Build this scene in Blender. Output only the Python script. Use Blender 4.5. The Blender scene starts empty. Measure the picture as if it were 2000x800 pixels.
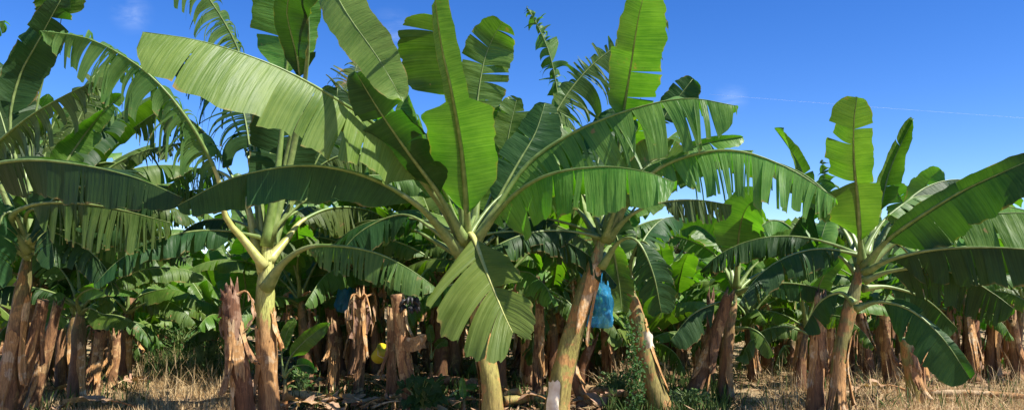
import bpy, math, random
import numpy as np
from mathutils import Vector, noise, Matrix
R = math.radians
sc = bpy.context.scene
COL = sc.collection

# ------------------------------------------------------------------ camera
F = 1555.6
CAMZ = 1.6
PITCH = math.atan(130 / F)
CP, SP = math.cos(PITCH), math.sin(PITCH)
cd = bpy.data.cameras.new('camera'); cd.lens = 28; cd.sensor_width = 36; cd.clip_end = 3000
cam = bpy.data.objects.new('camera', cd); COL.objects.link(cam)
cam.location = (0, 0, CAMZ); cam.rotation_euler = (R(90) + PITCH, 0, 0)
sc.camera = cam
CAM = Vector((0, 0, CAMZ))

def P(x, y, d):
    rx = (x - 1000) / F; up = (400 - y) / F
    return Vector((d * rx, d * (CP - up * SP), CAMZ + d * (SP + up * CP)))
def ground_at(x, d):
    """ground point seen in column x at depth d"""
    up = (-CAMZ / d - SP) / CP
    return P(x, 400 - up * F, d)
def depth_of(y):
    return -CAMZ / (SP + (400 - y) / F * CP)

# ------------------------------------------------------------------ materials
def newmat(name):
    m = bpy.data.materials.new(name); m.use_nodes = True
    nt = m.node_tree; nt.nodes.clear()
    return m, nt
def N(nt, t, **k):
    n = nt.nodes.new(t)
    for a, b in k.items():
        if a[0] == '_': setattr(n, a[1:], b)
        else: n.inputs[a.replace('_', ' ')].default_value = b
    return n
def L(nt, a, b): nt.links.new(a, b)
def ramp(nt, fac, stops):
    r = nt.nodes.new('ShaderNodeValToRGB')
    e = r.color_ramp.elements
    while len(e) < len(stops): e.new(0.5)
    for i, (p, c) in enumerate(stops):
        e[i].position = p; e[i].color = (*c, 1) if len(c) == 3 else c
    L(nt, fac, r.inputs[0]); return r
def mixc(nt, fac, a, b, mode='MIX'):
    m = nt.nodes.new('ShaderNodeMix'); m.data_type = 'RGBA'; m.blend_type = mode
    if isinstance(fac, (int, float)): m.inputs[0].default_value = fac
    else: L(nt, fac, m.inputs[0])
    for v, s in ((a, 6), (b, 7)):
        if isinstance(v, tuple): m.inputs[s].default_value = (*v, 1)
        else: L(nt, v, m.inputs[s])
    return m.outputs[2]
def math_(nt, op, a, b=None, c=None):
    n = nt.nodes.new('ShaderNodeMath'); n.operation = op
    for i, v in enumerate((a, b, c)):
        if v is None: continue
        if isinstance(v, (int, float)): n.inputs[i].default_value = v
        else: L(nt, v, n.inputs[i])
    return n.outputs[0]

def leaf_material(name, base, base2, trans, rough=0.42, dry=0.0, tmix=0.36, spec=.5):
    m, nt = newmat(name)
    out = N(nt, 'ShaderNodeOutputMaterial')
    uv = N(nt, 'ShaderNodeUVMap'); uv.uv_map = 'UVMap'
    sep = N(nt, 'ShaderNodeSeparateXYZ'); L(nt, uv.outputs[0], sep.inputs[0])
    oi = N(nt, 'ShaderNodeObjectInfo')
    geo = N(nt, 'ShaderNodeNewGeometry')
    # veins: vary along v only (v = metres along the blade), stretched across
    mp = N(nt, 'ShaderNodeMapping'); mp.inputs['Scale'].default_value = (1.2, 75, 1)
    L(nt, uv.outputs[0], mp.inputs[0])
    add = nt.nodes.new('ShaderNodeVectorMath'); add.operation = 'ADD'
    comb = nt.nodes.new('ShaderNodeCombineXYZ'); L(nt, math_(nt, 'MULTIPLY', oi.outputs['Random'], 37), comb.inputs[2])
    L(nt, mp.outputs[0], add.inputs[0]); L(nt, comb.outputs[0], add.inputs[1])
    vn = N(nt, 'ShaderNodeTexNoise', Scale=1.0, Detail=3, Roughness=0.65); L(nt, add.outputs[0], vn.inputs[0])
    pn = N(nt, 'ShaderNodeTexNoise', Scale=3.0, Detail=4, Roughness=0.6); 
    tc = N(nt, 'ShaderNodeTexCoord'); L(nt, tc.outputs['Object'], pn.inputs[0])
    f = math_(nt, 'ADD', math_(nt, 'MULTIPLY', vn.outputs[0], 0.65), math_(nt, 'MULTIPLY', pn.outputs[0], 0.6))
    cr = ramp(nt, f, [(0.45, base), (0.80, base2)])
    col = cr.outputs[0]
    # object-to-object variation
    hs = N(nt, 'ShaderNodeHueSaturation')
    L(nt, math_(nt, 'MULTIPLY_ADD', oi.outputs['Random'], 0.03, 0.485), hs.inputs['Hue'])
    L(nt, math_(nt, 'MULTIPLY_ADD', oi.outputs['Random'], 0.45, 0.78), hs.inputs['Value'])
    L(nt, col, hs.inputs['Color']); col = hs.outputs[0]
    # brown torn edge
    e = math_(nt, 'ABSOLUTE', math_(nt, 'MULTIPLY_ADD', sep.outputs[0], 2, -1))
    en = N(nt, 'ShaderNodeTexNoise', Scale=9.0, Detail=4); L(nt, add.outputs[0], en.inputs[0])
    pn2 = N(nt, 'ShaderNodeTexNoise', Scale=6.0, Detail=2); L(nt, tc.outputs['Object'], pn2.inputs[0])
    ef = math_(nt, 'ADD', e, math_(nt, 'MULTIPLY', pn2.outputs[0], 0.35))
    er = ramp(nt, ef, [(0.0, (0, 0, 0)), (1.15 / 1.5, (0, 0, 0)), (1.24 / 1.5, (1, 1, 1))])
    ef2 = math_(nt, 'DIVIDE', ef, 1.5); L(nt, ef2, er.inputs[0])
    col = mixc(nt, math_(nt, 'MULTIPLY', er.outputs[0], 0.85), col, (0.26, 0.18, 0.05))
    # dry brown blotches
    pn3 = N(nt, 'ShaderNodeTexNoise', Scale=4.5, Detail=5, Roughness=0.7); L(nt, tc.outputs['Object'], pn3.inputs[0])
    lo = 0.70 - dry
    br = ramp(nt, pn3.outputs[0], [(lo, (0, 0, 0)), (lo + 0.05, (1, 1, 1))])
    col = mixc(nt, br.outputs[0], col, (0.20, 0.14, 0.045))
    # back face is greyer
    bk = mixc(nt, 1.0, col, (1.25, 1.12, 1.5), 'MULTIPLY')
    back = mixc(nt, geo.outputs['Backfacing'], col, bk)
    bs = N(nt, 'ShaderNodeBsdfPrincipled', Roughness=rough)
    bs.inputs['Specular IOR Level'].default_value = spec
    rr = N(nt, 'ShaderNodeMapRange'); L(nt, pn.outputs[0], rr.inputs[0]); rr.inputs[3].default_value = rough - .10; rr.inputs[4].default_value = rough + .2
    L(nt, rr.outputs[0], bs.inputs['Roughness'])
    L(nt, back, bs.inputs['Base Color'])
    mp2 = N(nt, 'ShaderNodeMapping'); mp2.inputs['Scale'].default_value = (1.5, 13, 1); L(nt, uv.outputs[0], mp2.inputs[0])
    ad2 = nt.nodes.new('ShaderNodeVectorMath'); L(nt, mp2.outputs[0], ad2.inputs[0]); L(nt, comb.outputs[0], ad2.inputs[1])
    pl = N(nt, 'ShaderNodeTexNoise', Scale=1.0, Detail=3, Roughness=0.55); L(nt, ad2.outputs[0], pl.inputs[0])
    bp0 = N(nt, 'ShaderNodeBump', Strength=0.6, Distance=0.03); L(nt, pl.outputs[0], bp0.inputs['Height'])
    bp = N(nt, 'ShaderNodeBump', Strength=0.5, Distance=0.008); L(nt, f, bp.inputs['Height']); L(nt, bp0.outputs[0], bp.inputs['Normal'])
    L(nt, bp.outputs[0], bs.inputs['Normal'])
    tr = N(nt, 'ShaderNodeBsdfTranslucent')
    tcx = mixc(nt, 1.0, col, trans, 'MULTIPLY')
    L(nt, tcx, tr.inputs[0])
    mx = N(nt, 'ShaderNodeMixShader', ); mx.inputs[0].default_value = tmix
    L(nt, bs.outputs[0], mx.inputs[1]); L(nt, tr.outputs[0], mx.inputs[2])
    L(nt, mx.outputs[0], out.inputs[0])
    return m

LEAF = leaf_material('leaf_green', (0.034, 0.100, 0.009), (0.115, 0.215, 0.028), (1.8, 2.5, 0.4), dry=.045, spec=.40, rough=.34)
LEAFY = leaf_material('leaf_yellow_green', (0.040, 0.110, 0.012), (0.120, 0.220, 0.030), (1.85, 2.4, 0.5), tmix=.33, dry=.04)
LEAF_SHADE = leaf_material('leaf_shaded_green', (0.012, 0.044, 0.010), (0.036, 0.088, 0.018), (2.0, 2.8, 0.5), dry=0.0, spec=.24)  # darker copy of the leaf green, shade put into the colour
LEAF_SUN = leaf_material('leaf_sunlit_green', (0.062, 0.135, 0.014), (0.150, 0.240, 0.040), (1.6, 2.0, 0.4), tmix=.28, dry=.02, spec=.34, rough=.43)  # paler copy of the leaf green, sunlight put into the colour
LEAFR = leaf_material('leaf_ragged_green', (0.028, 0.078, 0.010), (0.098, 0.165, 0.030), (2.0, 2.5, 0.5), dry=0.06, spec=.32)
LEAFB = leaf_material('leaf_field_green', (0.034, 0.096, 0.011), (0.118, 0.210, 0.034), (2.1, 2.7, 0.4), dry=0.02, spec=.3)
LEAFDRY = leaf_material('leaf_dry_brown', (0.17, 0.10, 0.045), (0.42, 0.29, 0.14), (1.3, 1.2, 0.8), rough=.7, dry=0.1, tmix=.2)

def rib_material(name, c1, c2, rough=.4):
    m, nt = newmat(name); out = N(nt, 'ShaderNodeOutputMaterial')
    tc = N(nt, 'ShaderNodeTexCoord')
    n = N(nt, 'ShaderNodeTexNoise', Scale=14.0, Detail=4); L(nt, tc.outputs['Object'], n.inputs[0])
    r = ramp(nt, n.outputs[0], [(0.35, c1), (0.7, c2)])
    b = N(nt, 'ShaderNodeBsdfPrincipled', Roughness=rough); L(nt, r.outputs[0], b.inputs[0])
    L(nt, b.outputs[0], out.inputs[0]); return m
RIB = rib_material('midrib_green', (0.13, 0.19, 0.05), (0.24, 0.31, 0.10))
RIBM = rib_material('midrib_blade', (0.11, 0.18, 0.035), (0.20, 0.29, 0.075))
RIBY = rib_material('midrib_yellow', (0.36, 0.38, 0.10), (0.52, 0.50, 0.20))
RIBG = rib_material('petiole_pale', (0.15, 0.21, 0.06), (0.27, 0.32, 0.11))

def stem_material(name, stops, streak=(0.10, 0.045, 0.02), amount=0.5, rough=.6, patch=None):
    """pseudostem: UV.x around, UV.y = metres; second map 'H' x = share of height"""
    m, nt = newmat(name); out = N(nt, 'ShaderNodeOutputMaterial')
    tc = N(nt, 'ShaderNodeTexCoord'); oi = N(nt, 'ShaderNodeObjectInfo')
    h = N(nt, 'ShaderNodeUVMap'); h.uv_map = 'H'
    sh = N(nt, 'ShaderNodeSeparateXYZ'); L(nt, h.outputs[0], sh.inputs[0])
    mp = N(nt, 'ShaderNodeMapping'); mp.inputs['Scale'].default_value = (1, 1, 0.10); L(nt, tc.outputs['Object'], mp.inputs[0])
    cb = nt.nodes.new('ShaderNodeCombineXYZ'); L(nt, math_(nt, 'MULTIPLY', oi.outputs['Random'], 53), cb.inputs[0])
    ad = nt.nodes.new('ShaderNodeVectorMath'); L(nt, mp.outputs[0], ad.inputs[0]); L(nt, cb.outputs[0], ad.inputs[1])
    n1 = N(nt, 'ShaderNodeTexNoise', Scale=22.0, Detail=6, Roughness=.7); L(nt, ad.outputs[0], n1.inputs[0])
    n2 = N(nt, 'ShaderNodeTexNoise', Scale=90.0, Detail=3, Roughness=.7); L(nt, ad.outputs[0], n2.inputs[0])
    n3 = N(nt, 'ShaderNodeTexNoise', Scale=5.0, Detail=5, Roughness=.6); L(nt, tc.outputs['Object'], n3.inputs[0])
    hh = math_(nt, 'ADD', sh.outputs[0], math_(nt, 'MULTIPLY_ADD', n1.outputs[0], 0.5, -0.25))
    hh = math_(nt, 'ADD', hh, math_(nt, 'MULTIPLY_ADD', n3.outputs[0], 0.5, -0.25))
    r = ramp(nt, hh, stops); col = r.outputs[0]
    s = ramp(nt, n1.outputs[0], [(0.47, (0, 0, 0)), (0.62, (1, 1, 1))])
    col = mixc(nt, math_(nt, 'MULTIPLY', s.outputs[0], amount), col, streak)
    s2 = ramp(nt, n3.outputs[0], [(0.52, (0, 0, 0)), (0.57, (1, 1, 1))])
    if patch: col = mixc(nt, math_(nt, 'MULTIPLY', s2.outputs[0], .8), col, patch)
    v = ramp(nt, n2.outputs[0], [(0.3, (.45, .42, .40)), (0.62, (1.25, 1.25, 1.25))])
    col = mixc(nt, 1.0, col, v.outputs[0], 'MULTIPLY')
    hs = N(nt, 'ShaderNodeHueSaturation'); L(nt, col, hs.inputs['Color'])
    L(nt, math_(nt, 'MULTIPLY_ADD', oi.outputs['Random'], 0.5, 0.75), hs.inputs['Value'])
    b = N(nt, 'ShaderNodeBsdfPrincipled', Roughness=rough); L(nt, hs.outputs[0], b.inputs[0])
    bp = N(nt, 'ShaderNodeBump', Strength=0.7, Distance=0.02); 
    L(nt, math_(nt, 'ADD', n1.outputs[0], math_(nt, 'MULTIPLY', n2.outputs[0], .4)), bp.inputs['Height']); L(nt, bp.outputs[0], b.inputs['Normal'])
    L(nt, b.outputs[0], out.inputs[0]); return m
# living stems: brown/olive foot, ochre and green middle, pale top
ST_Y = stem_material('stem_yellow_crown', [(0.0, (0.24, 0.12, 0.05)), (0.35, (0.34, 0.18, 0.07)), (0.53, (0.38, 0.23, 0.09)), (0.60, (0.38, 0.40, 0.10)), (1.0, (0.50, 0.52, 0.20))], amount=.35)
ST_O = stem_material('stem_olive', [(0.0, (0.27, 0.20, 0.06)), (0.3, (0.30, 0.27, 0.07)), (0.6, (0.24, 0.22, 0.07)), (0.85, (0.24, 0.26, 0.09)), (1.0, (0.30, 0.36, 0.14))], amount=.45, patch=(0.42, 0.20, 0.07))
ST_G = stem_material('stem_field', [(0.0, (0.22, 0.10, 0.04)), (0.35, (0.40, 0.18, 0.06)), (0.6, (0.30, 0.20, 0.08)), (0.8, (0.16, 0.19, 0.06)), (1.0, (0.22, 0.29, 0.10))], amount=.5, patch=(0.40, 0.22, 0.10))
ST_DK = stem_material('stem_shaded_dark', [(0.0, (0.14, 0.07, 0.03)), (0.4, (0.22, 0.10, 0.04)), (0.7, (0.12, 0.10, 0.035)), (1.0, (0.12, 0.17, 0.05))], amount=.6, patch=(0.30, 0.17, 0.06))  # stem tones darkened: shade under the leaves is in the colour
ST_D = stem_material('stem_dead', [(0.0, (0.12, 0.055, 0.025)), (0.5, (0.37, 0.185, 0.075)), (1.0, (0.24, 0.12, 0.055))], amount=.8, rough=.8, patch=(0.52, 0.33, 0.15), streak=(.07, .032, .016))
ST_DD = stem_material('stem_dead_dark', [(0.0, (0.11, 0.05, 0.022)), (0.5, (0.26, 0.115, 0.045)), (1.0, (0.14, 0.06, 0.03))], amount=.5, rough=.85, patch=(0.36, 0.22, 0.14))
SHEATH = stem_material('sheath_dry', [(0.0, (0.30, 0.14, 0.045)), (0.5, (0.52, 0.28, 0.10)), (1.0, (0.40, 0.20, 0.07))], amount=.35, rough=.75, patch=(0.60, 0.44, 0.26))
CREAM = rib_material('sheath_cream', (0.62, 0.50, 0.36), (0.80, 0.72, 0.58), .7)

# ------------------------------------------------------------------ mesh helpers
class MB:
    def __init__(s): s.v = []; s.f = []; s.uv = []; s.h = []; s.mi = []; s.mats = []
    def mat(s, m):
        if m not in s.mats: s.mats.append(m)
        return s.mats.index(m)
    def build(s, name, parent=None, origin=None, smooth=True):
        me = bpy.data.meshes.new(name)
        o = Vector((0, 0, 0)); q = parent
        while q is not None: o = o + q.location; q = q.parent
        if origin is not None: o = origin
        vs = [(a[0] - o[0], a[1] - o[1], a[2] - o[2]) for a in s.v]
        me.from_pydata(vs, [], s.f)
        u1 = me.uv_layers.new(name='UVMap'); u2 = me.uv_layers.new(name='H')
        li = np.empty(len(me.loops), dtype=np.int32); me.loops.foreach_get('vertex_index', li)
        u1.data.foreach_set('uv', np.array(s.uv, dtype=np.float32)[li].ravel())
        u2.data.foreach_set('uv', np.array(s.h, dtype=np.float32)[li].ravel())
        for m in s.mats: me.materials.append(m)
        me.polygons.foreach_set('material_index', np.array(s.mi, dtype=np.int32))
        if smooth: me.polygons.foreach_set('use_smooth', [True] * len(me.polygons))
        me.update()
        ob = bpy.data.objects.new(name, me); COL.objects.link(ob)
        if parent is None: ob.location = o
        else: ob.parent = parent
        return ob
    def grid(s, rows, uvs, mat, hs=None):
        """rows: list of equal-length lists of points"""
        mi = s.mat(mat); b = len(s.v); n = len(rows[0])
        for i, r in enumerate(rows):
            for j, p in enumerate(r):
                s.v.append((p[0], p[1], p[2])); s.uv.append(uvs[i][j]); s.h.append(hs[i][j] if hs else uvs[i][j])
        for i in range(len(rows) - 1):
            for j in range(n - 1):
                a = b + i * n + j
                s.f.append((a, a + 1, a + n + 1, a + n)); s.mi.append(mi)
    def tube(s, pts, rad, mat, n=10, fn=None, cap=True, seam=Vector((0, 1, 0)), flat=1.0):
        mi = s.mat(mat); b = len(s.v); acc = 0; tot = sum((pts[i + 1] - pts[i]).length for i in range(len(pts) - 1)) or 1
        for i, p in enumerate(pts):
            T = (pts[min(i + 1, len(pts) - 1)] - pts[max(i - 1, 0)]).normalized()
            A = seam - T * seam.dot(T)
            if A.length < 1e-3: A = Vector((1, 0, 0)) - T * T.x
            A.normalize(); B = T.cross(A)
            if i: acc += (pts[i] - pts[i - 1]).length
            for j in range(n + 1):
                a = 2 * math.pi * j / n
                r = rad[i] * (fn(i / (len(pts) - 1), a if j < n else 0.0) if fn else 1)
                q = p + A * (math.cos(a) * r * flat) + B * (math.sin(a) * r)
                s.v.append(tuple(q)); s.uv.append((j / n, acc)); s.h.append((acc / tot, j / n))
        for i in range(len(pts) - 1):
            for j in range(n):
                a = b + i * (n + 1) + j
                s.f.append((a, a + 1, a + n + 2, a + n + 1)); s.mi.append(mi)
        if cap:
            for e, i in ((0, 0), (1, len(pts) - 1)):
                c = len(s.v); s.v.append(tuple(pts[i])); s.uv.append((.5, acc * e)); s.h.append((e, .5))
                for j in range(n):
                    a = b + i * (n + 1) + j
                    s.f.append((a, c, a + 1) if e == 0 else (a, a + 1, c)); s.mi.append(mi)

def catmull(pts, m):
    """m points evenly spaced by arc length on a Catmull-Rom curve through pts; also returns arc fraction of each control point"""
    Q = [pts[0] * 2 - pts[1]] + list(pts) + [pts[-1] * 2 - pts[-2]]
    fine = []; idx = []
    K = 16
    for i in range(1, len(Q) - 2):
        idx.append(len(fine))
        for k in range(K):
            t = k / K; a, b, c, d = Q[i - 1], Q[i], Q[i + 1], Q[i + 2]
            fine.append(0.5 * ((2 * b) + (c - a) * t + (2 * a - 5 * b + 4 * c - d) * t * t + (3 * b - a - 3 * c + d) * t ** 3))
    idx.append(len(fine)); fine.append(pts[-1].copy())
    cum = [0]
    for i in range(1, len(fine)): cum.append(cum[-1] + (fine[i] - fine[i - 1]).length)
    tot = cum[-1]; out = []; j = 0
    for k in range(m):
        s = tot * k / (m - 1)
        while j < len(fine) - 2 and cum[j + 1] < s: j += 1
        w = (s - cum[j]) / max(1e-9, cum[j + 1] - cum[j]); out.append(fine[j].lerp(fine[j + 1], min(1, w)))
    return out, tot, [cum[i] / tot for i in idx]

GRAV = Vector((0, 0, -1))
def leaf_mesh(ctrl, k0, W, th, g=(0.3, 0.3), nseg=(5, 5), jit=8, gap=0.05, twist=10, curl=(0, 0), ref=None, mat=LEAF, rng=None,
              wave=6, rib=RIB, ribr=(0.024, 0.004), sweep=0.28, nu=7, droop_jit=0.1, ribmb=None, lenjit=0.04, cuts0=None, wp=None, ribfull=False, res=56, trunc=0.0, prof=2.6):
    """One banana leaf. ctrl: points from stem to tip, blade from ctrl[k0]. W, th, g, curl: (left, right) seen from ref side.
    th degrees towards the ref side, g how strongly strands bend to the ground."""
    rng = rng or random
    M = 90
    pts, tot, fr = catmull(ctrl, M)
    t0 = fr[k0]; blade = tot * (1 - t0)
    def at(s):
        x = min(max(s, 0), 1) * (M - 1); i = min(int(x), M - 2); return pts[i].lerp(pts[i + 1], x - i)
    def tan(s): return (at(min(1, s + .02)) - at(max(0, s - .02))).normalized()
    mb = MB()
    ph = [rng.uniform(0, 6.28) for _ in range(6)]
    for side in (0, 1):
        sg = 1 if side == 0 else -1
        n = max(1, nseg[side])
        cuts = [0.0] + sorted(rng.random() for _ in range(n - 1)) + [1.0]
        if n > 8:  # even out shreds
            ws = [rng.choice((.3, .5, .5, .8, 1, 1.3, 2.2, 3.6)) for _ in range(n)]; tw_ = sum(ws); acc = 0; cuts = [0.0]
            for q_ in ws[:-1]: acc += q_ / tw_; cuts.append(acc)
            cuts.append(1.0)
        else:
            cc = [0.0]
            for c in cuts[1:-1]:
                if c - cc[-1] > 0.05 and c < .95: cc.append(c)
            cuts = cc + [1.0]
        dset = None
        if cuts0 and cuts0[side]: cuts = [q[0] for q in cuts0[side]] + [1.0]; dset = [q[1] for q in cuts0[side]]; lset = [q[2] if len(q) > 2 else 1 for q in cuts0[side]]
        for ci in range(len(cuts) - 1):
            a, b = cuts[ci], cuts[ci + 1]
            if b - a < 1e-3: continue
            ns = max(1, int(math.ceil((b - a) * res)))
            dth = rng.gauss(0, jit); tw = R(rng.gauss(0, twist)); dg = rng.gauss(0, droop_jit)
            dsw = rng.gauss(0, jit * .005); lf = max(.25, 1 - abs(rng.gauss(0, lenjit)) - (rng.random() < lenjit * .5) * rng.uniform(.1, .5))
            gp = max(0, gap * rng.uniform(.5, 1.4)); cw = rng.gauss(0, jit * .6)
            if dset: dth = dset[ci]; lf = lset[ci]; dg = 0
            tc = (a + b) / 2
            def strand(t):
                s = t0 + (1 - t0) * t
                p = at(s); T = tan(s)
                V = ref(p) if callable(ref) else ref
                V = V - T * V.dot(T)
                if V.length < 1e-3: V = Vector((0, 0, 1))
                V.normalize(); E = V.cross(T)
                tt = t * (1 - trunc)
                pr = max(0.0, 1 - abs(2 * tt ** .88 - 1) ** prof) ** .55
                pr *= min(1, .35 + t * 5)
                w = W[side] * pr * lf
                if wp and wp[side]:
                    q_ = wp[side]
                    for z in range(len(q_) - 1):
                        if q_[z][0] <= t <= q_[z + 1][0] + 1e-9:
                            w *= q_[z][1] + (q_[z + 1][1] - q_[z][1]) * (t - q_[z][0]) / (q_[z + 1][0] - q_[z][0]); break
                w *= 1 + .035 * math.sin(23 * t + ph[0] + side) + .025 * math.sin(57 * t + ph[1]) + .05 * noise.noise(Vector((t * 40, ph[2], side)))
                th_ = th[side]
                if isinstance(th_, tuple): th_ = th_[0] + (th_[1] - th_[0]) * t
                g_ = g[side]
                if isinstance(g_, tuple): g_ = g_[0] + (g_[1] - g_[0]) * t
                wv = wave * (math.sin(9 * t + ph[2 + side]) + .6 * math.sin(21 * t + ph[4 + side]))
                q = p.copy(); out = [q.copy()]; dirs = []
                sw = (sweep + dsw) * (0.6 + 1.6 * t * t)
                for k in range(1, nu + 1):
                    u = (k - .5) / nu
                    an = R(th_ + dth * min(1, u * 2) + (curl[side] + cw) * u + wv * u)
                    D = E * (sg * math.cos(an)) + V * math.sin(an) + T * sw
                    gg = max(0, min(.96, (g_ + dg) * u * 1.4))
                    D = (D.normalized() * (1 - gg) + GRAV * gg)
                    if D.length < 1e-3: D = GRAV
                    D.normalize()
                    q = q + D * (w / nu); out.append(q.copy()); dirs.append(D)
                return out, dirs
            cen, cdirs = strand(tc)
            rows = []; uvs = []
            for k in range(ns + 1):
                t = a + (b - a) * k / ns
                st, _ = strand(t); row = [st[0]]; uv = [(.5, t * blade)]
                for j in range(1, nu + 1):
                    u = j / nu
                    off = st[j] - cen[j]
                    if gp or tw:
                        off = off * (1 - min(.9, gp * u ** 1.3))
                        off = Matrix.Rotation(tw * u, 3, cdirs[j - 1]) @ off
                    row.append(cen[j] + off); uv.append((.5 + sg * .5 * u, t * blade))
                rows.append(row); uvs.append(uv)
            if side == 1: rows = rows[::-1]; uvs = uvs[::-1]
            mb.grid(rows, uvs, mat)
    rm = ribmb or MB()
    K = 26; rp = []; rr = []
    for i in range(K):
        s = i / (K - 1)
        p = at(s * .995)
        rp.append(p); r_ = ribr[0] * (1 - s) ** 1.35 + ribr[1] * (1 - .5 * s)
        if s < t0: r_ *= 1 + .9 * (1 - s / max(t0, 1e-3)) ** 2
        rr.append(r_)
    rm.tube(rp, rr, rib, n=9, cap=True, seam=Vector((0, 0, 1)), fn=lambda t, a: 1 - .5 * max(0, math.cos(a)) ** 2)
    if rib is RIBY or rib is RIBG:      # pale stalk, greener midrib along the blade
        g2 = rm.mat(RIBM if rib is RIBG else (RIBM if not ribfull else RIBY))
        for fi in range(25 * 9):
            if fi // 9 / 25 > t0 + .02 and not ribfull: rm.mi[fi] = g2
    return mb, rm

def tocam(p): return (CAM - p).normalized()

# ------------------------------------------------------------------ things
def thing(name, label, cat, loc, group=None, kind=None):
    o = bpy.data.objects.new(name, None); COL.objects.link(o); o.location = loc
    o.empty_display_size = .2
    o['label'] = label; o['category'] = cat
    if group: o['group'] = group
    if kind: o['kind'] = kind
    return o
def tag(o, label, cat, group=None):
    o['label'] = label; o['category'] = cat
    if group: o['group'] = group
    return o

def stem_fn(seed, ridges=3, amp=.12, rough=.085):
    rg = random.Random(seed); k = rg.uniform(1.5, 3); p0 = rg.uniform(0, 6.28); o = Vector((rg.uniform(0, 99), rg.uniform(0, 99), 0))
    def fn(t, a):
        # overlapping sheaths: a saw-tooth step that spirals up the stem
        x = ((a * ridges / (2 * math.pi)) + k * t + p0) % 1.0
        v = 1 + amp * (x - .5)
        v += rough * 2 * noise.noise(Vector((math.cos(a) * 1.6, math.sin(a) * 1.6, t * 7)) + o)
        return v
    return fn
def add_stem(root, pts, r0, r1, mat, seed, name='pseudostem', flare=.25, n=20, rows=30, top=None, crown=False):
    cp, tot, _ = catmull(pts, rows)
    rad = []
    for i in range(rows):
        t = i / (rows - 1); r = r0 + (r1 - r0) * t; r *= 1 + flare * max(0, 1 - t * 5) ** 2
        if crown and t > .72: r *= 1 - .72 * ((t - .72) / .28) ** 1.3
        rad.append(r)
    mb = MB(); mb.tube(cp, rad, mat, n=n, fn=stem_fn(seed), cap=True)
    if top == 'ragged':   # torn rim
        rg = random.Random(seed); base = (rows - 1) * (n + 1)
        T = (cp[-1] - cp[-2]).normalized()
        for j in range(n + 1):
            jj = j % n; rg2 = random.Random(seed * 31 + jj); dz = rg2.choice((-.05, -.02, .02, .05, .12, .17)) * rg2.uniform(.6, 1.2)
            v = mb.v[base + j]; q = Vector(v) + T * dz + (Vector(v) - cp[-1]) * rg2.uniform(-.25, .2); mb.v[base + j] = tuple(q)
        c = len(mb.v) - 1; mb.v[c] = tuple(cp[-1] - T * .06)
    return mb.build(name, root), cp, rad

def add_flap(root, cp, rad, t_a, t_b, ang, width, lift, seed, mat=SHEATH, name='dry_sheath', up=False, parent_prefix=None):
    """a dry leaf sheath: partial shell round the stem from t_a to t_b, peeling off at one end, torn edge"""
    rg = random.Random(seed); n = len(cp); K = 12; J = 7
    rows = []; uvs = []; hs = []
    for i in range(K + 1):
        s = i / K; t = t_a + (t_b - t_a) * s; x = min(t, .999) * (n - 1); k = min(int(x), n - 2)
        p = cp[k].lerp(cp[k + 1], x - k); T = (cp[k + 1] - cp[k]).normalized(); r = rad[k]
        A = Vector((0, 1, 0)) - T * T.y; A.normalize(); B = T.cross(A)
        pe = (1 - s) if not up else s
        pe = max(0, (pe - .25) / .75)
        wd = width * (1 - .55 * pe ** 1.5) * (1 + .15 * math.sin(s * 11 + seed))
        row = []; uv = []
        for j in range(J + 1):
            a = ang + wd * (j / J - .5) * (1 - .3 * pe)
            ro = r * 1.05 + .006 + lift * pe ** 1.6 * (1 + .35 * math.sin(j * 1.9 + seed)) + .006 * rg.random()
            q = p + A * (math.cos(a) * ro) + B * (math.sin(a) * ro) - Vector((0, 0, 1)) * (lift * .6 * pe ** 2 if up else 0)
            if i == 0 or i == K: q += T * rg.uniform(-.05, .05)
            row.append(q); uv.append((a / 6.28, s))
        rows.append(row); uvs.append(uv)
    mb = MB(); mb.grid(rows, uvs, mat)
    return mb.build(name, root)

def add_skirt(root, p, seed, n=5, length=.6, name='dead_leaf'):
    """dead leaves hanging from the crown down along the stem"""
    rg = random.Random(seed)
    for i in range(n):
        a = rg.uniform(0, 6.28); d = Vector((math.cos(a), math.sin(a), 0)); l = length * rg.uniform(.6, 1.2)
        pts = [p + d * .05, p + d * (.13 + .1 * rg.random()) + Vector((0, 0, .03)), p + d * (.17 + .12 * rg.random()) - Vector((0, 0, l * .5)), p + d * (.12 + .12 * rg.random()) - Vector((0, 0, l))]
        mb, rm = leaf_mesh(pts, 1, (.07, .07), (-50, -50), g=(.5, .5), nseg=(6, 6), jit=25, gap=.3, twist=50, ref=d, mat=LEAFDRY, rng=rg, rib=SHEATH, ribr=(.012, .004), nu=4, res=24, curl=(60, 60))
        o = mb.build(name, root); r2 = rm.build('midrib', o)

def proc_leaf(rg, base, az, elev, length, width, bend, age, mat, nu=5, res=30, jagged=1.0):
    """leaf grown from its plant's crown; age 0 young and whole .. 1 old and shredded"""
    H = Vector((math.cos(az), math.sin(az), 0)); pts = [base.copy()]; e = elev; q = base.copy(); n = 7
    for i in range(n):
        e2 = e - bend * (i / n) ** 1.2
        q = q + (H * math.cos(e2) + Vector((0, 0, 1)) * math.sin(e2)) * (length / n)
        q += Vector((-H.y, H.x, 0)) * rg.uniform(-.02, .02) * length
        pts.append(q.copy())
    nn = int(2 + 26 * age ** 1.3 * jagged) + 1
    dr = -8 - 42 * age
    up = Vector((0, 0, 1))
    return leaf_mesh(pts, 1 + (1 if length > 1.8 else 0), (width, width), (dr, dr), g=(.25 + .45 * age, .25 + .45 * age), nseg=(nn, nn), jit=7 + 9 * age, gap=.02 + .2 * age,
                     twist=6 + 24 * age, ref=lambda p: (up - H * .35), mat=mat, rng=rg, nu=nu, res=res, wave=9, ribr=(.02, .004))

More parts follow.
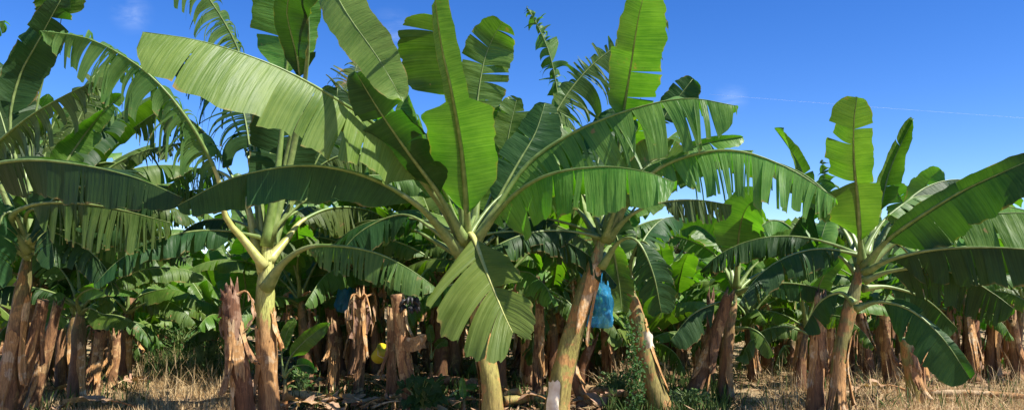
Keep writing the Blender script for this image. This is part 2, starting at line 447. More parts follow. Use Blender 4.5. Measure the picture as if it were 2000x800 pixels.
# ------------------------------------------------------------------ hero plants
def build_leaf(root, spec, seed):
    """spec: p=[(px,py,depth)...], k, W=(near/left, far/right) in px, mode T (tent seen from the side) or F (facing)"""
    rg = random.Random(seed)
    pts = [P(*q) for q in spec['p']]; k = spec.get('k', 1)
    dm = sum(q[2] for q in spec['p'][k:]) / len(spec['p'][k:]); s = dm / F
    mode = spec.get('m', 'T'); W = spec['W']
    if mode == 'T':
        dx = spec['p'][-1][0] - spec['p'][k][0]
        near = spec.get('a', 20); far = spec.get('b', -105)
        gn = spec.get('g', .35); gf = spec.get('gf', .6)
        if isinstance(W, (int, float)): W = (W, W)
        wn, wf = W[0] * s / max(.6, math.cos(R(near if not isinstance(near, tuple) else sum(near) / 2))), W[1] * s
        n = spec.get('n', (10, 10))
        cuts0 = (spec.get('cuts'), None)
        if dx < 0: Wm, th, g, ns, cu = (wn, wf), (near, far), (gn, gf), n, (spec.get('c', 0), 0)
        else: Wm, th, g, ns, cu = (wf, wn), (far, near), (gf, gn), (n[1], n[0]), (0, spec.get('c', 0)); cuts0 = (None, spec.get('cuts'))
    else:
        cuts0 = (spec.get('cutl'), spec.get('cutr')); th = spec.get('th', (8, 8)); g = spec.get('gg', (.05, .05)); ns = spec.get('n', (3, 3)); cu = spec.get('cc', (0, 0))
        Wm = (W[0] * s, W[1] * s)
    mb, rm = leaf_mesh(pts, k, Wm, th, g=g, nseg=ns, jit=spec.get('j', 7), gap=spec.get('gap', .05), twist=spec.get('tw', 8), curl=cu, ref=tocam,
                       mat=spec.get('mat', LEAF), rng=rg, wave=spec.get('wv', 6), rib=spec.get('rib', RIB), ribr=spec.get('rr', (.026, .005)),
                       nu=spec.get('nu', 8), droop_jit=spec.get('dj', .20 if max(spec.get('n', (1, 1))) > 12 else .08), lenjit=spec.get('lj', .05), sweep=spec.get('sw', .22), res=spec.get('res', 60), trunc=spec.get('tr', 0), prof=spec.get('prof', 2.6), cuts0=cuts0, wp=spec.get('wp'), ribfull=spec.get('ribfull', False))
    o = mb.build('leaf', root); r = rm.build('midrib', o)
    if spec.get('label'): o['label'] = spec['label']
    return o

_seed = [100]
def hero(label, stem, r0, r1, mat, leaves, seed, flaps=(), group='tall banana plants in the front row', extra=None, name='banana_plant'):
    """stem: [(x, None, depth) base, (x,y,d)...]"""
    b = ground_at(stem[0][0], stem[0][2])
    root = thing(name, label, 'banana plant', b, group)
    pts = [b - Vector((0, 0, .04))] + [P(*q) for q in stem[1:]]
    o, cp, rad = add_stem(root, pts, r0, r1, mat, seed, crown=True, rows=40)
    for i, f in enumerate(flaps): add_flap(root, cp, rad, *f, seed=seed + 10 + i)
    for i, sp in enumerate(leaves): build_leaf(root, sp, seed * 100 + i + sp.get('s', 0))
    if extra:
        rg = random.Random(seed); top = pts[-1]
        for (az, el, ln, wd, bend, age, m) in extra:
            mb, rm = proc_leaf(rg, top + Vector((0, 0, -.05)), R(az), R(el), ln, wd, R(bend), age, m, nu=6, res=50)
            o2 = mb.build('leaf', root); rm.build('midrib', o2)
    return root, cp, rad

DARKB = rib_material('withered_black', (0.012, 0.012, 0.014), (0.035, 0.033, 0.035), .5)
GREENB = rib_material('banana_skin_green', (0.10, 0.24, 0.04), (0.16, 0.32, 0.06), .4)
YELLOW = rib_material('yellow_plastic', (0.62, 0.46, 0.02), (0.70, 0.54, 0.03), .45)
WIRE = rib_material('pale_wire', (0.62, 0.62, 0.62), (0.72, 0.72, 0.72), .4)
WEEDL = leaf_material('weed_leaf', (0.03, 0.085, 0.012), (0.06, 0.13, 0.025), (2.2, 2.6, .8), rough=.35, dry=0, tmix=.3)
TREEL = leaf_material('tree_leaf', (0.025, 0.05, 0.015), (0.06, 0.095, 0.03), (1.8, 2.0, .8), rough=.5, tmix=.3)
def plastic():
    m, nt = newmat('blue_plastic_film'); out = N(nt, 'ShaderNodeOutputMaterial'); tc = N(nt, 'ShaderNodeTexCoord')
    n = N(nt, 'ShaderNodeTexNoise', Scale=14, Detail=6, Roughness=.6, Distortion=1.2); mp = N(nt, 'ShaderNodeMapping'); mp.inputs['Scale'].default_value = (1, 1, .5)
    L(nt, tc.outputs['Object'], mp.inputs[0]); L(nt, mp.outputs[0], n.inputs[0])
    bp = N(nt, 'ShaderNodeBump', Strength=1.0, Distance=.09); L(nt, n.outputs[0], bp.inputs['Height'])
    g = N(nt, 'ShaderNodeBsdfPrincipled', Roughness=.12); g.inputs['Base Color'].default_value = (.10, .50, .92, 1); g.inputs['Specular IOR Level'].default_value = 1.0; g.inputs['Coat Weight'].default_value = .6; g.inputs['Coat Roughness'].default_value = .08; L(nt, bp.outputs[0], g.inputs['Normal'])
    tl = N(nt, 'ShaderNodeBsdfTranslucent'); tl.inputs[0].default_value = (.12, .6, 1, 1)
    t = N(nt, 'ShaderNodeBsdfTransparent'); t.inputs[0].default_value = (.55, .88, .99, 1)
    m1 = N(nt, 'ShaderNodeMixShader'); m1.inputs[0].default_value = .5; L(nt, g.outputs[0], m1.inputs[1]); L(nt, tl.outputs[0], m1.inputs[2])
    m2 = N(nt, 'ShaderNodeMixShader'); m2.inputs[0].default_value = .5; L(nt, m1.outputs[0], m2.inputs[1]); L(nt, t.outputs[0], m2.inputs[2])
    L(nt, m2.outputs[0], out.inputs[0]); return m
PLASTIC = plastic()
# plant A: pale yellow crown
A, Acp, Arad = hero('tall banana plant with pale yellow crown and brown stem, standing beside the tattered dark stump',
 [(527, None, 8.4), (522, 700, 8.4), (518, 590, 8.4), (522, 520, 8.4), (520, 455, 8.4)], .105, .09, ST_Y, [
 # shredded leaf arching to the upper left
 dict(p=[(520,520,8.35),(480,470,8.3),(440,420,8.2),(424,340,8.1),(365,230,7.9),(285,140,7.8),(180,78,7.7),(78,60,7.6)],k=3,W=(112,120),n=(44,60),j=16,gap=.35,tw=35,a=-10,g=.78,b=-70,gf=.75,mat=LEAFR,rib=RIBY,rr=(.036,.005),lj=.25,label='long shredded leaf arching to the upper left'),
 # upright leaf leaving the top of the frame
 dict(p=[(520,480,8.4),(535,380,8.4),(548,280,8.4),(558,150,8.35),(570,50,8.3),(580,-60,8.2),(590,-140,8.1)],k=3,m='F',W=(85,60),n=(3,3),th=(-15,-25),wv=5,mat=LEAF,rib=RIBM,rr=(.036,.006)),
 # leaf out of the top whose tip hangs down to the right
 dict(p=[(525,470,8.4),(570,300,8.5),(600,120,8.2),(600,-40,7.6),(625,-60,7.2),(680,30,6.8),(740,115,6.6),(788,200,6.5)],k=4,m='F',W=(48,52),n=(1,1),th=(10,-10),gg=(.1,.1),wv=4,mat=LEAF_SUN,rr=(.03,.005),tw=2,j=2,label='smooth leaf tip hanging down against the sky'),
 dict(p=[(525,470,8.5),(560,300,8.6),(585,150,8.3),(560,20,7.9),(590,-30,7.6),(640,-50,7.4)],k=2,m='F',W=(30,50),n=(2,2),th=(-20,20),mat=LEAF_SHADE),
 # leaf curving out of the top left, shredded
 dict(p=[(518,480,8.5),(505,350,8.6),(490,210,8.7),(470,110,8.7),(430,30,8.6),(385,-25,8.5),(320,-45,8.4)],k=3,W=(75,60),n=(34,40),j=14,gap=.4,tw=30,a=10,g=.7,b=-50,gf=.7,mat=LEAFR,lj=.2),
 # dark hanging back leaves
 dict(p=[(512,500,8.7),(505,430,8.8),(490,300,8.9),(470,200,9.0),(430,150,9.0),(380,130,9.1)],k=2,m='F',W=(130,90),n=(34,26),th=(-10,-20),gg=(.8,.6),j=14,gap=.45,tw=30,mat=LEAF_SHADE,lj=.3),
 dict(p=[(530,480,8.6),(540,400,8.6),(545,300,8.6),(552,210,8.6),(560,150,8.7)],k=1,m='F',W=(60,75),n=(3,4),th=(10,-10),mat=LEAF_SHADE),
 dict(p=[(530,480,8.8),(570,400,8.9),(620,310,9.0),(650,240,9.1),(660,170,9.1)],k=1,m='F',W=(60,60),n=(6,6),th=(-10,-10),gg=(.3,.3),mat=LEAF_SHADE),
 dict(p=[(530,480,8.7),(580,330,9.3),(640,210,9.6),(680,170,9.7),(700,120,9.8)],k=2,m='F',W=(50,60),n=(20,20),th=(-10,-10),gg=(.5,.3),gap=.5,tw=30,mat=LEAFR),
 # right petiole with dappled hanging leaf
 dict(p=[(520,560,8.35),(550,515,8.2),(600,482,8.0),(670,480,7.8),(740,495,7.7),(800,525,7.6),(850,560,7.6)],k=2,W=(58,55),n=(26,24),j=11,gap=.2,a=20,g=.5,mat=LEAFR,rib=RIBG,rr=(.04,.006),label='low leaf arching right with shadows dappled on it'),
 dict(p=[(520,510,8.4),(560,465,8.6),(590,430,8.8),(650,405,9.1),(720,410,9.4),(770,440,9.6)],k=2,W=(60,60),n=(34,30),j=12,gap=.4,a=10,g=.7,mat=LEAFR,rib=RIBY,rr=(.04,.006)),
 dict(p=[(520,530,8.4),(500,470,8.5),(480,390,8.6),(440,340,8.8),(380,330,9.0),(320,370,9.2)],k=3,W=(60,60),n=(34,30),j=12,gap=.4,a=10,g=.7,mat=LEAFR,rib=RIBY,rr=(.045,.006)),
 dict(p=[(515,490,8.8),(480,400,9.0),(430,300,9.2),(380,240,9.3),(320,215,9.4),(260,250,9.5)],k=2,W=(90,90),n=(44,44),a=0,j=16,gap=.4,g=.75,tw=35,mat=LEAFR,lj=.3,rr=(.03,.005)),
 dict(p=[(515,490,8.7),(475,425,8.9),(435,385,9.1),(390,370,9.3),(340,380,9.4)],k=2,W=(60,60),n=(34,34),a=0,j=16,gap=.4,g=.75,tw=35,mat=LEAFR,lj=.3,rr=(.03,.005)),
 dict(p=[(528,490,8.7),(570,390,8.9),(630,320,9.0),(700,300,9.1),(770,340,9.2)],k=2,W=(80,80),n=(34,34),a=0,j=16,gap=.4,g=.75,tw=35,mat=LEAFR,lj=.3,rr=(.03,.005)),
 dict(p=[(520,490,8.9),(500,350,9.1),(455,230,9.3),(430,160,9.4),(380,110,9.5),(330,120,9.6)],k=3,W=(90,80),n=(34,34),a=0,j=16,gap=.4,g=.75,tw=35,mat=LEAF_SHADE,lj=.3,rr=(.03,.005)),
 ], 3, flaps=[(.05,.45,3.6,1.5,.02),(.1,.52,2.2,1.3,.05),(.42,.60,4.4,.8,.07)], extra=[(20, 50, 2.1, .30, 85, .7, LEAFR), (75, 35, 2.0, .30, 80, .8, LEAFR), (110, 62, 2.1, .30, 60, .45, LEAF), (150, 25, 1.9, .28, 80, .9, LEAF_SHADE), (200, 12, 1.8, .27, 75, .8, LEAF_SHADE)], group=None)
# plant C: centre
C, Ccp, Crad = hero('central banana plant with yellow-brown stem whose split leaf hangs down toward the viewer',
 [(966, None, 8.3), (957, 740, 8.3), (938, 640, 8.3), (928, 560, 8.3), (912, 455, 8.25)], .112, .07, ST_O, [
 # great leaf to the upper left, near half hanging pale
 dict(p=[(912,480,8.2),(870,410,8.0),(820,345,7.7),(760,265,7.3),(665,198,6.9),(545,132,6.6),(400,82,6.4),(278,62,6.3)],k=2,W=(80,100),wp=([(0,.95),(.3,.9),(.6,1),(.8,1.2),(1,1.3)],[(0,1),(.5,.7),(1,.5)]),n=(5,5),j=5,gap=.02,a=(50,42),g=.30,b=-110,gf=.5,tw=3,mat=LEAF_SUN,cuts=[(0,-8),(.16,0,1.05),(.30,-6,1.1),(.38,-30,1.1),(.47,-42,.95),(.50,-26,1.1),(.60,-2,1.05),(.84,2)],rib=RIBG,rr=(.042,.006),lj=.08,wv=4,prof=3.2,label='longest leaf, its broad pale half hanging below the midrib'),
 # dark leaf low left
 dict(p=[(905,500,8.2),(860,445,7.9),(810,395,7.5),(720,345,7.2),(600,322,7.0),(460,345,6.8),(345,402,6.7)],k=2,W=(74,70),n=(7,7),j=4,gap=.02,a=-4,g=.2,b=-95,gf=.6,tw=4,mat=LEAF_SHADE,rib=RIBG,rr=(.042,.006),wv=3,label='dark smooth leaf stretching left in shade'),
 # glowing upright front leaf
 dict(p=[(912,470,8.2),(912,420,8.0),(902,300,7.6),(882,180,7.1),(862,90,6.8),(850,0,6.5),(842,-70,6.3)],k=1,m='F',W=(70,82),wp=([(0,1.3),(.1,1),(.47,1),(.50,.2),(1,.12)],[(0,1.3),(.1,1),(.44,1),(.5,.42),(1,.38)]),n=(2,1),th=(8,10),cc=(-10,10),gg=(0,0),wv=7,mat=LEAFY,rib=RIBG,rr=(.034,.006),j=4,prof=4,label='bright upright leaf with sun shining through'),
 dict(p=[(908,470,8.3),(895,330,8.2),(880,190,8.1),(865,100,8.0),(855,30,7.9)],k=2,m='F',W=(95,12),n=(2,1),th=(-20,0),wv=4,mat=LEAF,j=4,prof=4),
 # added dark leaf in front, standing for shade on the great leaf's upper half
 dict(p=[(908,470,8.1),(858,380,7.75),(795,295,7.35),(738,212,7.0),(694,140,6.8)],k=1,m='F',W=(50,60),n=(3,4),th=(-12,5),cc=(0,60),wv=8,mat=LEAF_SHADE,rr=(.036,.006),prof=3.5),
 dict(p=[(908,470,8.1),(880,400,8.1),(835,300,8.0),(812,230,8.0),(790,190,8.0)],k=1,m='F',W=(50,36),n=(2,2),th=(0,40),cc=(0,80),wv=8,mat=LEAF),
 # back right upright leaf
 dict(p=[(920,470,8.6),(935,350,8.8),(930,230,8.9),(943,130,8.9),(960,80,8.9),(982,42,8.8)],k=2,m='F',W=(48,56),n=(3,8),th=(5,0),gg=(0,.1),gap=.12,j=12,mat=LEAF,rr=(.03,.005),prof=3.2),
 dict(p=[(925,470,8.8),(960,380,9.0),(985,300,9.1),(998,240,9.1),(1010,190,9.1)],k=2,m='F',W=(35,35),n=(3,4),th=(5,5),mat=LEAF),
 # wide dark leaf to the right behind
 dict(p=[(922,480,8.5),(965,400,8.7),(1010,320,8.8),(1045,260,8.9),(1065,200,9.0)],k=1,m='F',W=(45,55),n=(3,5),th=(-20,-10),mat=LEAF_SHADE,rr=(.036,.006)),
 # drooping split leaf in front
 dict(p=[(914,455,8.15),(925,462,8.0),(945,515,7.75),(966,568,7.45),(984,612,7.25),(1002,650,7.1)],k=1,m='F',W=(104,170),wp=(None,[(0,1.15),(.5,1),(1,.62)]),n=(2,5),th=(20,12),gg=(.18,(.12,.62)),gap=.09,j=7,tw=16,mat=LEAF_SUN,rib=RIBY,rr=(.026,.007),ribfull=True,sw=.80,lj=.06,res=80,prof=3.0,label='split fan-like leaf drooping in front of the stem'),
 # right leaf, pale near half
 dict(p=[(918,490,8.2),(960,430,8.0),(1010,375,7.7),(1080,338,7.4),(1180,325,7.1),(1260,335,6.9),(1318,356,6.8)],k=1,W=(90,80),n=(16,16),j=9,gap=.03,a=(28,32),g=.25,b=-105,tw=9,mat=LEAF,rib=RIBG,rr=(.04,.006),wv=5,prof=3.4,label='arched leaf reaching right with striped hanging half'),
 # upper right long leaf with many slits
 dict(p=[(918,480,8.3),(965,410,8.3),(1030,320,8.3),(1120,258,8.2),(1230,214,8.1),(1340,192,8.0),(1440,207,7.9)],k=1,W=(118,90),n=(30,30),j=12,gap=.28,a=28,g=.45,b=-95,tw=14,mat=LEAF,rib=RIBG,rr=(.04,.006),lj=.12,prof=3.0,label='long leaf cut into ribbons, reaching up right'),
 # shredded leaf above
 dict(p=[(920,480,8.7),(985,380,8.9),(1050,280,9.1),(1110,180,9.2),(1170,115,9.2),(1240,70,9.2),(1305,42,9.2)],k=2,W=(95,45),n=(34,30),j=22,gap=.55,a=10,g=.4,b=-30,gf=.2,tw=35,mat=LEAFR,lj=.3),
 dict(p=[(905,500,8.4),(850,470,8.6),(790,440,8.9),(720,430,9.2),(660,450,9.4)],k=2,W=(55,50),n=(22,20),j=10,gap=.3,mat=LEAFR),
 dict(p=[(905,500,8.2),(850,450,8.2),(800,420,8.3),(755,425,8.4),(700,455,8.4),(660,500,8.4)],k=2,W=(50,50),n=(10,20),j=10,gap=.2,mat=LEAF_SHADE),
 dict(p=[(920,500,8.4),(980,450,8.6),(1040,430,8.8),(1100,445,9.0),(1160,480,9.2)],k=1,W=(55,50),n=(22,20),j=10,gap=.3,mat=LEAFR),
 ], 5, flaps=[(.1,.7,1.3,1.0,.01)], extra=[(40, 50, 2.1, .30, 85, .7, LEAFR), (85, 35, 2.0, .30, 80, .8, LEAFR), (120, 62, 2.1, .30, 60, .45, LEAF), (160, 25, 1.9, .28, 80, .9, LEAF_SHADE), (10, 12, 1.8, .27, 75, .8, LEAF_SHADE)], group=None)
# plant D: leaning, blue bag
D, Dcp, Drad = hero('leaning olive-stemmed banana plant with cream sheath at its foot and blue bag behind',
 [(1082, None, 8.5), (1100, 720, 8.5), (1135, 600, 8.5), (1160, 520, 8.5), (1178, 455, 8.5)], .13, .085, ST_O, [
 dict(p=[(1172,480,8.55),(1140,400,9.0),(1105,300,9.6),(1092,200,9.9),(1075,110,9.9),(1050,50,9.9),(1028,12,9.9)],k=2,m='F',W=(45,45),n=(28,28),th=(-25,-25),gg=(.45,.45),j=26,gap=.5,tw=60,mat=LEAFR,lj=.4,label='thin tattered leaf standing up against the sky'),
 dict(p=[(1180,470,8.5),(1200,350,8.6),(1215,240,8.5),(1232,130,8.1),(1248,30,7.7),(1262,-25,7.5)],k=2,m='F',W=(42,68),n=(4,3),th=(6,8),gg=(0,0),wv=6,mat=LEAFY,rr=(.03,.006),j=4,prof=3.6,label='glowing yellow-green upright leaf'),
 dict(p=[(1185,460,8.6),(1250,330,9.2),(1290,240,9.4),(1325,190,9.4),(1354,153,9.4)],k=2,m='F',W=(32,38),n=(2,2),th=(-30,-10),mat=LEAF_SHADE),
 dict(p=[(1185,465,8.4),(1225,390,8.3),(1275,335,8.2),(1350,302,8.1),(1440,294,8.0),(1540,328,7.9),(1634,388,7.8)],k=2,W=(95,90),n=(38,34),j=10,gap=.22,a=22,g=.5,b=-95,tw=16,mat=LEAF,rib=RIBG,rr=(.04,.006),lj=.14,prof=3.2,label='long ribboned leaf arching far to the right'),
 dict(p=[(1185,460,8.7),(1230,380,8.9),(1280,325,9.0),(1340,292,9.1),(1400,275,9.1),(1452,266,9.1)],k=2,m='F',W=(14,36),n=(2,4),th=(30,40),mat=LEAF),
 dict(p=[(1180,470,8.4),(1205,400,8.2),(1240,340,8.2),(1290,310,8.3),(1340,320,8.3)],k=1,m='F',W=(50,70),n=(3,5),th=(0,10),gg=(.1,.4),mat=LEAF),
 dict(p=[(1170,470,8.6),(1130,410,8.8),(1080,385,9.0),(1020,400,9.2),(970,440,9.3)],k=2,W=(70,60),n=(20,18),j=10,gap=.3,mat=LEAFR),
 dict(p=[(1185,470,8.4),(1230,420,8.2),(1290,395,8.1),(1360,390,8.1),(1430,400,8.1)],k=2,W=(45,50),n=(18,18),j=12,gap=.35,mat=LEAFR),
 dict(p=[(1175,520,8.4),(1210,470,8.2),(1245,470,8.0),(1275,530,7.9),(1292,610,7.9)],k=2,m='F',W=(50,50),n=(6,6),th=(-20,-30),gg=(.4,.4),j=10,gap=.2,mat=LEAF_SHADE),
 dict(p=[(1170,510,8.5),(1190,480,8.8),(1200,500,9.0),(1210,560,9.1),(1215,610,9.1)],k=1,m='F',W=(32,40),n=(4,4),th=(0,0),gg=(.2,.2),mat=LEAF),
 dict(p=[(1178,470,8.6),(1175,400,8.9),(1165,330,9.2),(1190,260,9.4),(1240,230,9.5)],k=1,m='F',W=(55,55),n=(5,5),th=(0,0),gg=(.2,.2),mat=LEAF_SHADE),
 ], 7, flaps=[(.5,.85,3.3,1.3,.03),(.45,.8,4.3,.8,.06)], extra=[(75, 50, 2.1, .30, 85, .7, LEAFR), (100, 35, 2.0, .30, 80, .8, LEAFR), (130, 62, 2.1, .30, 60, .45, LEAF), (170, 25, 1.9, .28, 80, .9, LEAF_SHADE), (200, 12, 1.8, .27, 75, .8, LEAF_SHADE)], group=None)
# plant E: right
E, Ecp, Erad = hero('banana plant at right with one glowing upright leaf above dark drooping leaves',
 [(1632, None, 8.7), (1640, 700, 8.7), (1658, 610, 8.7), (1676, 540, 8.7), (1684, 490, 8.7)], .085, .065, ST_O, [
 dict(p=[(1684,510,8.65),(1680,470,8.5),(1676,400,8.3),(1668,310,8.0),(1668,240,7.8),(1674,188,7.7)],k=1,m='F',W=(60,44),cutl=[(0,4),(.44,-40,.9),(.56,-25,.9),(.70,-50,.8),(.80,-5,.9)],cutr=[(0,5),(.42,14,.85),(.8,4,.9)],n=(6,3),th=(8,10),gg=(0,0),gap=.12,j=7,wv=6,mat=LEAFY,rr=(.028,.006),prof=4,tw=14,label='bright upright leaf, split on one side'),
 dict(p=[(1690,500,8.8),(1715,420,9.1),(1735,340,9.2),(1760,280,9.2),(1785,232,9.2)],k=1,m='F',W=(36,34),n=(2,2),th=(35,45),cc=(40,10),mat=LEAF,rr=(.03,.005)),
 dict(p=[(1690,520,8.6),(1730,470,8.3),(1800,420,8.0),(1880,372,7.7),(1960,335,7.4),(2040,300,7.2)],k=1,m='F',W=(24,78),n=(2,5),th=(10,(0,25)),gg=(.05,.25),j=9,wv=9,mat=LEAF_SHADE,rib=RIBG,rr=(.036,.006),prof=3.4),
 dict(p=[(1690,520,8.6),(1750,470,8.6),(1820,440,8.5),(1900,422,8.4),(1980,415,8.3),(2060,420,8.2)],k=2,W=(80,60),n=(8,8),j=8,gap=.06,a=20,g=.35,mat=LEAF,rr=(.03,.005)),
 dict(p=[(1690,530,8.5),(1740,505,8.2),(1820,487,7.9),(1920,482,7.6),(2020,488,7.4),(2120,510,7.2)],k=1,W=(78,75),n=(26,22),j=5,gap=.06,a=-6,g=.2,mat=LEAF_SHADE,rr=(.03,.005)),
 dict(p=[(1688,545,8.5),(1740,528,8.3),(1810,522,8.1),(1880,538,7.9),(1940,572,7.8),(1980,602,7.7)],k=1,W=(72,66),n=(22,20),j=5,gap=.06,a=-8,g=.25,mat=LEAF_SHADE,rib=RIB,rr=(.03,.005),prof=3.4),
 dict(p=[(1672,600,8.5),(1720,588,8.3),(1780,605,8.1),(1840,658,7.9),(1895,738,7.8)],k=1,m='F',W=(16,66),n=(3,6),th=(-20,5),gg=(.1,.3),gap=.05,j=5,mat=LEAF_SHADE,rib=RIB,rr=(.026,.005),prof=3.0),
 dict(p=[(1680,520,8.9),(1650,450,9.2),(1600,400,9.5),(1560,430,9.7),(1520,500,9.8)],k=2,W=(60,55),n=(8,8),j=9,gap=.1,mat=LEAF_SHADE),
 dict(p=[(1680,500,9.0),(1650,430,9.3),(1620,380,9.5),(1600,350,9.6)],k=1,m='F',W=(40,40),n=(5,5),th=(0,0),gg=(.4,.4),gap=.3,mat=LEAFR),
 dict(p=[(1690,500,9.0),(1720,440,9.4),(1750,410,9.6),(1790,430,9.8)],k=1,W=(50,50),n=(8,8),j=12,gap=.1,mat=LEAF),
 dict(p=[(1670,590,8.6),(1640,570,8.7),(1600,590,8.8),(1570,640,8.9)],k=1,W=(40,40),n=(5,5),j=9,gap=.1,mat=LEAF_SHADE),
 dict(p=[(1690,520,8.9),(1760,450,9.1),(1850,410,9.3),(1950,400,9.4),(2060,425,9.5)],k=1,W=(70,60),n=(10,10),a=20,mat=LEAF,rr=(.03,.005)),
 dict(p=[(1690,520,9.0),(1740,430,9.2),(1800,370,9.4),(1870,350,9.5),(1930,370,9.6)],k=1,W=(55,50),n=(12,12),a=20,mat=LEAF_SHADE,rr=(.03,.005)),
 dict(p=[(1685,560,8.8),(1740,560,8.8),(1810,585,8.8),(1870,640,8.8)],k=1,W=(60,50),n=(10,10),a=0,mat=LEAF_SHADE,rr=(.03,.005)),
 dict(p=[(1680,540,8.8),(1640,500,8.9),(1590,490,9.0),(1530,520,9.1)],k=1,W=(55,50),n=(14,12),a=10,mat=LEAF_SHADE,rr=(.03,.005)),
 ], 9, flaps=[(.02,.35,3.2,1.2,.10),(.1,.5,4.2,.9,.08),(.05,.4,2.4,.8,.09)], extra=[(30, 50, 2.1, .30, 85, .7, LEAFR), (70, 35, 2.0, .30, 80, .8, LEAFR), (120, 62, 2.1, .30, 60, .45, LEAF), (160, 25, 1.9, .28, 80, .9, LEAF_SHADE), (200, 12, 1.8, .27, 75, .8, LEAF_SHADE)], group=None)
# plant F: smaller, right of centre
Fp, Fcp, Frad = hero('smaller banana plant with a rolled new leaf standing upright, behind the leaning bare stump',
 [(1412, None, 10.2), (1420, 680, 10.2), (1430, 600, 10.2), (1438, 550, 10.2)], .085, .06, ST_G, [
 dict(p=[(1438,560,10.2),(1440,500,10.0),(1446,440,9.8),(1462,400,9.6),(1490,385,9.5)],k=1,m='F',W=(52,55),n=(3,2),th=(20,24),gg=(0,.1),mat=LEAFY,j=6,rr=(.024,.005),prof=3.5),
 dict(p=[(1440,560,10.3),(1470,520,10.4),(1510,490,10.5),(1548,470,10.5),(1575,468,10.5)],k=1,m='F',W=(30,40),n=(3,5),th=(15,35),gg=(.1,.3),mat=LEAF,rr=(.024,.005)),
 dict(p=[(1440,570,10.1),(1480,556,9.9),(1540,552,9.8),(1600,562,9.7),(1652,582,9.6)],k=1,W=(36,40),n=(12,12),j=8,gap=.1,a=0,mat=LEAF_SHADE,rr=(.024,.005)),
 dict(p=[(1440,565,10.3),(1480,535,10.5),(1540,515,10.6),(1600,520,10.7)],k=1,W=(40,40),n=(10,12),j=8,gap=.15,a=30,mat=LEAF,rr=(.024,.005)),
 dict(p=[(1430,590,10.1),(1395,592,9.9),(1350,615,9.8),(1308,665,9.7)],k=1,W=(50,46),n=(5,5),j=6,a=0,mat=LEAF_SHADE,rr=(.024,.005)),
 dict(p=[(1440,640,10.1),(1465,640,9.9),(1490,655,9.8),(1512,692,9.8)],k=1,W=(26,30),n=(4,4),mat=LEAF,rr=(.02,.004)),
 dict(p=[(1436,560,10.4),(1420,500,10.7),(1390,460,10.9),(1360,440,11.0),(1330,450,11.1)],k=1,m='F',W=(36,36),n=(3,4),th=(30,20),mat=LEAF,rr=(.024,.005)),
 dict(p=[(1436,560,10.6),(1400,500,11),(1350,470,11.2),(1290,455,11.4)],k=1,m='F',W=(26,40),n=(9,9),th=(20,20),gg=(.3,.3),gap=.3,mat=LEAFB,rr=(.024,.005)),
 ], 11, flaps=[(.05,.4,3.5,1.2,.08)], group=None)
cg = MB(); cpts, _, _ = catmull([P(1438,560,10.2), P(1444,480,10.25), P(1449,420,10.3), P(1452,380,10.3)], 20)
cg.tube(cpts, [.034 * (1 - .5 * (i / 19) ** 2) for i in range(20)], RIBG, n=10, fn=lambda t, a: 1 + .12 * math.cos(a + t * 9))
cg.build('rolled_leaf', Fp)
